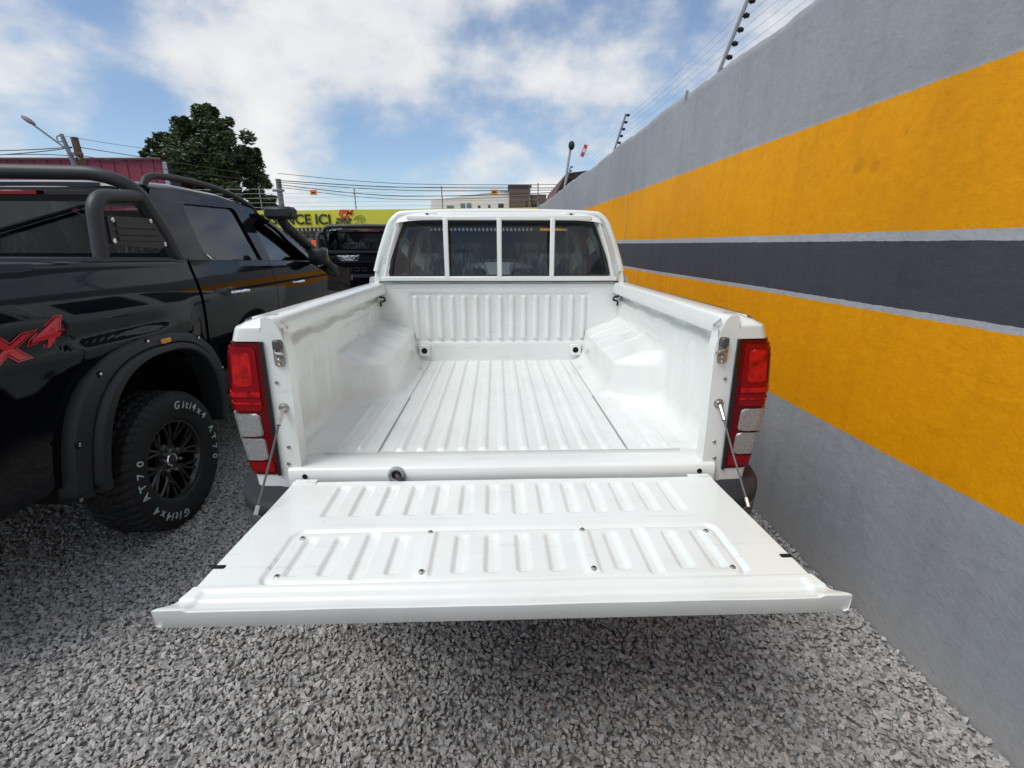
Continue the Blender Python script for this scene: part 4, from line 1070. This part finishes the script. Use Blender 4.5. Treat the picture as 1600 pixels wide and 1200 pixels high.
# ================================================================== FRONT BOUNDARY: stone wall, banner, fence
pmat('stone_dark',(.10,.095,.085),.85,bump=(30.,.5,.01),var=(7.,.8,(.25,.23,.20)))
pmat('mortar',(.07,.068,.062),.9)
pmat('banner_lime',(.62,.60,.05),.45,var=(1.2,.25,(.54,.53,.05)))
pmat('banner_text',(.025,.03,.02),.5); pmat('banner_red',(.62,.02,.02),.5); pmat('banner_olive',(.16,.17,.03),.5)
def make_front():
    r=root('stone_wall',(-5,16.2,0),'dark rubble stone wall below the lime banner at the end of the yard','wall')
    MB().box((-5.6,16.35,1.10),(14,.3,2.3),.01).build('wall_core','mortar',r)
    m=MB(); rr=random.Random(3)
    z=.02
    while z<2.14:
        x=-11.5; h=rr.uniform(.10,.17)
        while x<1.0:
            w=rr.uniform(.12,.26); d=rr.uniform(.02,.06)
            m.box((x+w/2,16.20-d/2+.02,z+h/2),(w-.02,d+.04,h-.018),.012,Matrix.Rotation(rr.uniform(-.06,.06),3,'Y')); x+=w
        z+=h
    so_=m.build('rubble_stones','stone_dark',r,flat=True); so_['kind']='stuff'
    m=MB()
    for k in range(90): m.box((-10.5+k*.128,16.14,2.165),(.055,.05,.15),.008)
    sp=m.build('pale_spindles','sign_pale',r); sp['kind']='stuff'
    # banner
    org=(-5,16.0,2.2); b=root('banner_sign',org,'long lime yellow banner sign reading AGENCE ICI with red letters','sign')
    def Z(x): return (x+5.5)*.0125
    G=[]
    for x in np.linspace(-11,1.12,50):
        zb=2.195+Z(x)+.006*math.sin(x*3); zt=2.715+Z(x)+.004*math.sin(x*2.3)
        y=16.0+.012*math.sin(x*4.1)
        G.append([(x,y+.03,zb),(x,y,zb+.003),(x,y-.004,(zb+zt)/2),(x,y,zt-.003),(x,y+.03,zt)])
    MB().grid(G).build('board','banner_lime',b,ang=60)
    def word(t,xr,zc,size,mat,off=.0,shear=0,align='RIGHT',sx=1,name='lettering'):
        vs,fs=text_mesh(t,size,offset=off,shear=shear,align=align,extrude=.002)
        MB().add([(xr+x*sx,15.972-z,zc+y+Z(xr)) for x,y,z in vs],fs).build(name,mat,b,flat=True)
    word('AGENCE ICI',-5.40,2.415,.42,'banner_text',.012)
    word('IPM',-4.72,2.615,.25,'banner_red',.005,.25,sx=1.15)
    word('Ivoire',-4.82,2.50,.12,'banner_red',.004,.1)
    word('PREMIUM',-4.76,2.415,.115,'banner_text',.004)
    word('MOTORS',-4.80,2.325,.115,'banner_text',.004)
    word('05 07 05 89 89',-4.42,2.235,.095,'banner_text',.002,0,'RIGHT',1.0)
    m=MB()
    car=[(-4.70,2.40),(-4.66,2.46),(-4.58,2.52),(-4.47,2.545),(-4.39,2.51),(-4.36,2.45),(-4.37,2.40),(-4.42,2.36),(-4.50,2.35)]
    for ln in (car,[(-4.68,2.42),(-4.56,2.44),(-4.44,2.43),(-4.37,2.44)],[(-4.55,2.42),(-4.56,2.36),(-4.60,2.32),(-4.67,2.31)],[(-4.46,2.43),(-4.48,2.36),(-4.44,2.33)],[(-4.62,2.48),(-4.52,2.485),(-4.42,2.48)]):
        m.tube(bez([(x,15.985,z+Z(x)) for x,z in ln],4),.007,5)
    m.build('car_outline','banner_olive',b)
make_front()
def front_post(x,h,lab):
    z0=2.66+(x+5.5)*.0125
    r=root('electric_fence_post',(x,16.25,z0),lab,'fence post','electric fence posts above the lime banner')
    MB().tube([(x,16.25,z0-.6),(x-.03*h,16.25,z0+h)],.016,6).build('pole','galvanised',r)
    for k in range(5): MB().lathe([(.004,0),(.020,.01),(.012,.025),(.020,.035),(.004,.05)],8,'y',(x-.03*h*(.2+.18*k),16.21,z0+h*(.2+.18*k))).build('insulator','insulator',r)
for x,h,lab in ((-7.62,.78,'electric fence post above the banner beside the dark tree'),(-4.66,.72,'electric fence post above the red banner letters'),(-1.92,.74,'electric fence post above the banner in front of the pale building'),(.86,.75,'left one of two fence posts in front of the brown building corner'),(1.12,.80,'right one of two fence posts in front of the brown building corner')): front_post(x,h,lab)
for k in range(5):
    z=2.83+.135*k
    o=MB().tube(bez([(-12,16.2,z-.08),(-7.6,16.2,z-.03),(-4.65,16.2,z+.01),(-1.9,16.2,z+.04),(1.1,16.2,z+.08)],4),.004,4).build('fence_wire','wire',org=(-5,16.2,z))
    tag(o,['lowest','second','middle','fourth','topmost'][k]+' electric fence wire above the lime banner','wire','electric fence wires above the lime banner')
pmat('orange_sign',(.80,.25,.01),.5)
for x,lab in ((-5.93,'orange fence warning plate left of the red banner letters'),(-.28,'orange fence warning plate in front of the pale building')):
    z=3.24+(x+5.9)*.004
    o=MB().box((x,16.17,z),(.21,.012,.15),.004).build('warning_plate','orange_sign',org=(x,16.17,z)); tag(o,lab,'sign','orange fence warning plates')
    MB().box((x,16.162,z),(.12,.004,.05),.002).build('plate_mark','lamp_black',o)
pmat('orange_bright',(.85,.14,.02),.5)
o=MB().box((-6.02,16.05,1.68),(.19,.06,.25),.015).build('wall_box','orange_bright',org=(-6.02,16.05,1.6)); tag(o,'small bright orange box on the stone wall under the banner','box')
MB().box((-6.15,16.06,1.66),(.05,.05,.18),.01).build('box_side','sign_red',o)

# ================================================================== BACKGROUND
pmat('cream_wall',(.80,.74,.65),.8,var=(.6,.4,(.66,.61,.54))); pmat('brown_clad',(.13,.085,.06),.7,var=(2.,.4,(.17,.12,.09))); pmat('dark_opening',(.015,.016,.018),.5)
pmat('maroon',(.20,.025,.055),.6,var=(.9,.3,(.26,.05,.08))); pmat('roof_red',(.12,.045,.04),.7); pmat('roof_dark',(.022,.02,.02),.7); pmat('window_teal',(.16,.20,.20),.3)
def box_part(rt,name,mat,x0,x1,y0,y1,z0,z1,b=.02): return MB().box(((x0+x1)/2,(y0+y1)/2,(z0+z1)/2),(x1-x0,y1-y0,z1-z0),b).build(name,mat,rt)
def make_building():
    r=root('apartment_building',(-1,48,0),'distant cream building with sloping roofline and brown tower block behind the cab roof','building')
    Y=45
    MB().plate([(-6.43,0),(-6.43,5.55),(-5.9,5.60),(.55,6.28),(.55,0)],[],lambda x,z:(x,Y+.18*(x-.5)*-.2,z),lambda x,z:(x,Y+6,z)).build('wall','cream_wall',r)
    MB().tube([(-6.5,Y+1.2,5.58),(-5.9,Y+1.1,5.63),(.55,Y-.05,6.32)],.07,6).build('roof_edge','galvanised',r)
    t=box_part(r,'tower','brown_clad',.50,2.35,Y-.4,Y+5,4.95,6.62)
    box_part(r,'tower_roof','roof_dark',.40,2.45,Y-.5,Y+5,6.62,6.76)
    box_part(r,'side_block','brown_clad',2.3,3.75,Y-.2,Y+5,5.30,6.02); box_part(r,'side_wall','cream_wall',.60,3.6,Y+.05,Y+5,0,5.32)
    for x0,x1,z0,z1,mt in ((-3.78,-3.40,4.85,5.30,'window_teal'),(-3.22,-2.85,4.85,5.32,'window_teal'),(-2.25,-2.05,4.7,5.12,'dark_opening'),(-1.35,-1.18,4.7,5.18,'dark_opening'),(-.45,.0,4.7,5.28,'dark_opening'),(.62,1.2,4.7,5.30,'dark_opening'),(2.5,2.95,4.75,5.25,'dark_opening'),(-5.0,-4.4,4.6,5.12,'window_teal')):
        yy=Y+.18*(x0-.5)*-.2-.05 if x0<.5 else Y-.05
        w=box_part(r,'window',mt,x0,x1,yy-.03,yy+.25,z0,z1,.01)
        MB().box(((x0+x1)/2,yy-.05,(z0+z1)/2),(.03,.03,z1-z0),.005).build('mullion','galvanised',w)
    for x in (-1.85,-.85,1.75,2.2): box_part(r,'column','brown_clad',x,x+.18,Y-.6 if x>0 else Y+.2,Y-.4 if x>0 else Y+.4,0,5.5)
make_building()
def make_maroon():
    r=root('maroon_building',(-16,20.5,0),'maroon clad building behind the black pickup roof at the left','building')
    box_part(r,'wall','maroon',-26,-13.15,20.3,26,0,4.80)
    for k in range(26): box_part(r,'cladding_rib','maroon',-26+.5*k,-25.95+.5*k,20.27,20.31,0,4.8,.01)
    MB().tube([(-26,20.25,4.82),(-13.1,20.25,4.84)],.05,6).build('parapet_cap','roof_red',r)
    box_part(r,'side_pier','galvanised',-13.14,-12.95,20.3,21,0,4.75)
make_maroon()
def make_gable():
    r=root('gabled_house',(3,15.5,0),'dark gabled house with a reddish roof peeping over the striped wall','house')
    box_part(r,'wall','roof_dark',1.75,7,14.2,19,0,3.0)
    MB().plate([(1.36,2.86),(1.70,3.50),(4.4,3.80),(7.2,3.0),(7.2,2.9),(4.4,3.66),(1.76,3.36),(1.46,2.80)],[],lambda x,z:(x,13.9,z),lambda x,z:(x,13.96,z)).build('verge_board','roof_dark',r)
    MB().grid([[(1.36,13.92,2.87),(1.36,19,2.87)],[(1.70,13.92,3.51),(1.70,19,3.51)],[(4.4,13.92,3.81),(4.4,19,3.81)],[(7.2,13.92,3.0),(7.2,19,3.0)]]).build('roof','roof_red',r)
    MB().plate([(1.62,2.9),(1.76,3.36),(4.4,3.66),(7.1,2.9)],[],lambda x,z:(x,14.05,z),lambda x,z:(x,14.15,z)).build('gable_wall','roof_red',r)
make_gable()
r=root('street_lamp',(1.42,12.6,0),'thin street lamp with oval head behind the striped wall','street lamp')
MB().tube([(1.42,12.6,0),(1.50,12.6,3.0),(1.62,12.6,3.86)],.028,8).build('pole','galvanised',r)
MB().ball((1.635,12.55,3.93),.075,8,(1,1.3,1.35)).build('lamp_head','roof_dark',r)
pmat('wood_pole',(.13,.075,.05),.8); pmat('lamp_grey',(.16,.17,.18),.5); pmat('cable_black',(.02,.02,.022),.6)
r=root('street_lamp',(-13.6,17,0),'grey street lamp with a long slanting arm at the far left','street lamp')
MB().tube([(-13.6,17,0),(-13.78,17,4.2),(-13.97,17,5.03)],[.085,.07,.055],8).build('pole','lamp_grey',r)
MB().tube([(-13.55,17,4.30),(-13.95,16.95,4.66),(-14.68,16.9,5.28)],.028,8).build('arm','lamp_grey',r)
MB().ball((-14.80,16.9,5.40),.10,8,(2.3,.9,.7)).build('lamp_head','lamp_grey',r)
h=[o for o in r.children if o.name.startswith('lamp_head')][0]
h.data.transform(Matrix.Translation(Vector((-14.80+13.6,-.1,5.40)))@Matrix.Rotation(.62,4,'Y')@Matrix.Translation(-Vector((-14.80+13.6,-.1,5.40))))
pts=[(-14.05+.09*math.cos(a),17,4.90+.09*math.sin(a)) for a in np.linspace(0,2*math.pi,13)]
MB().tube(pts,.018,6,False).build('cable_coil','lamp_grey',r)
def pole(x,y,h,rad,lean,lab,mat):
    r=root('utility_pole',(x,y,0),lab,'utility pole','utility poles behind the yard')
    MB().tube([(x,y,0),(x-lean,y,h)],[rad*1.2,rad],8).build('pole',mat,r)
    MB().box((x-lean*.9,y-.1,h*.90),(.42,.06,.08),.01).build('cross_arm',mat,r)
pole(-13.45,17.2,4.98,.10,.30,'brown wooden utility pole beside the slanting street lamp','wood_pole')
pole(-8.15,19,3.98,.10,.05,'grey utility pole right of the big tree','lamp_grey')
def wire(pts,lab,r=.011,n=8):
    o=MB().tube(bez(pts,n),r,4).build('overhead_wire','cable_black',org=tuple(pts[0])); tag(o,lab,'wire','overhead wires')
wire([(-13.7,17.2,4.70),(-11.5,18,4.42),(-9.5,19,4.18)],'overhead wire sloping from the wooden pole toward the tree top')
wire([(-13.68,17.2,4.45),(-11.5,18,4.15),(-9.5,19,3.98)],'lower overhead wire sloping from the wooden pole toward the tree')
wire([(-13.9,17,4.98),(-12,18,4.80),(-9,19,4.72)],'thin top overhead wire from the street lamp toward the tree',.006)
wire([(-13.8,17.1,4.68),(-15,16.5,4.48),(-19,16,4.28)],'upper overhead wire running left from the wooden pole',.013)
wire([(-13.8,17.1,4.66),(-15,16.4,4.36),(-19,15.5,3.9)],'middle overhead wire running left from the wooden pole',.013)
wire([(-13.78,17.1,4.42),(-15,16.5,4.36),(-19,16,4.15)],'lower overhead wire running left from the wooden pole')
for k,(a,m_,b,rad) in enumerate(((4.16,3.82,3.78,.009),(3.92,3.70,3.66,.014),(3.86,3.60,3.60,.011),(3.78,3.40,3.56,.013),(3.70,3.28,3.50,.009))):
    wire([(-8.15,18.9,a),(-3.6,18.9,m_),(3.6,18.6,b)],['topmost','second','third','fourth','lowest'][k]+' overhead wire crossing above the lime banner',rad)

# ------------------------------------------------------------------ trees
def leaf_mat(name,c1,c2):
    m=bpy.data.materials.new(name); m.use_nodes=True; t=m.node_tree; b=t.nodes['Principled BSDF']; b.inputs['Roughness'].default_value=.5
    gi=N(t,'ShaderNodeNewGeometry'); mx=N(t,'ShaderNodeMixRGB'); lk(t,gi.outputs['Random Per Island'],mx.inputs[0]); mx.inputs[1].default_value=(*c1,1); mx.inputs[2].default_value=(*c2,1)
    lk(t,mx.outputs[0],b.inputs['Base Color']); MATS[name]=m
leaf_mat('leaf_dark',(.014,.034,.012),(.075,.12,.03)); pmat('bark',(.08,.06,.045),.9)
def make_tree(base,lobes,lab,per=420,leaf=.17,seed=1):
    rg=np.random.RandomState(seed); r=root('tree',base,lab,'tree')
    top=max(l[2] for l in lobes); B=Vector(base)
    tr=MB(); tr.tube(bez([B,B+Vector((.1,0,top*.25)),B+Vector((0,.1,top*.5))],4),[.28-.02*i for i in range(9)],8)
    for l in lobes: tr.tube(bez([B+Vector((0,.05,top*.42)),Vector(((B.x+l[0])/2+.1,(B.y+l[1])/2,(top*.45+l[2])/2)),Vector(l[:3])],4),[.12-.011*i for i in range(9)],6)
    tr.build('trunk','bark',r)
    A=[]
    def unit(n):
        d=rg.normal(size=(n,3)); return d/np.linalg.norm(d,axis=1,keepdims=True)
    for (x,y,z,rad) in lobes:
        nc=max(6,int(26*rad**1.7)); d=unit(nc)
        cc=np.array([x,y,z])+d*(rad*(.35+.65*rg.rand(nc,1)))*np.array([1,1,.9]); cr=rad*(.16+.16*rg.rand(nc,1))+.06
        n=int(per*.12); cc=np.repeat(cc,n,0); cr=np.repeat(cr,n,0); m_=len(cc)
        p=cc+unit(m_)*cr*rg.rand(m_,1)**.5; a=unit(m_)*np.array([1,1,.6]); b=np.cross(a,unit(m_)); b/=np.linalg.norm(b,axis=1,keepdims=True)+1e-6
        sz=leaf*(.6+.7*rg.rand(m_,1)); a=a*sz; b=b*sz*.36
        A.append(np.stack([p-a,p+b-a*.1,p+a,p-b-a*.1],1))
    V=np.concatenate(A).reshape(-1,3); F=[(4*i,4*i+1,4*i+2,4*i+3) for i in range(len(V)//4)]
    MB().add(V,F).build('crown','leaf_dark',r,flat=True)
make_tree((-12,22,0),[(-11.87,22.00,6.53,0.78),(-13.27,22.80,6.09,0.97),(-10.98,21.20,5.62,0.91),(-13.92,22.30,5.50,0.74),(-11.93,21.00,4.81,1.16),(-11.30,22.60,4.98,0.98),(-13.76,21.60,4.73,0.73),(-10.61,22.20,4.07,0.71),(-11.48,21.40,4.03,1.04),(-13.68,22.90,4.14,1.11),(-11.85,22.00,6.95,0.36),(-10.54,22.10,5.35,0.37),(-14.51,22.00,5.20,0.37),(-10.41,22.30,3.57,0.49),(-13.11,22.00,6.41,0.31)],'large dark green leafy tree behind the black pickup roof',1500,.115,3)
make_tree((-11.5,25,0),[(-11.53,25.00,3.69,0.31),(-11.21,25.00,3.51,0.28),(-11.88,25.00,3.43,0.37)],'small bush-like tree at the right foot of the big tree',900,.10,5)
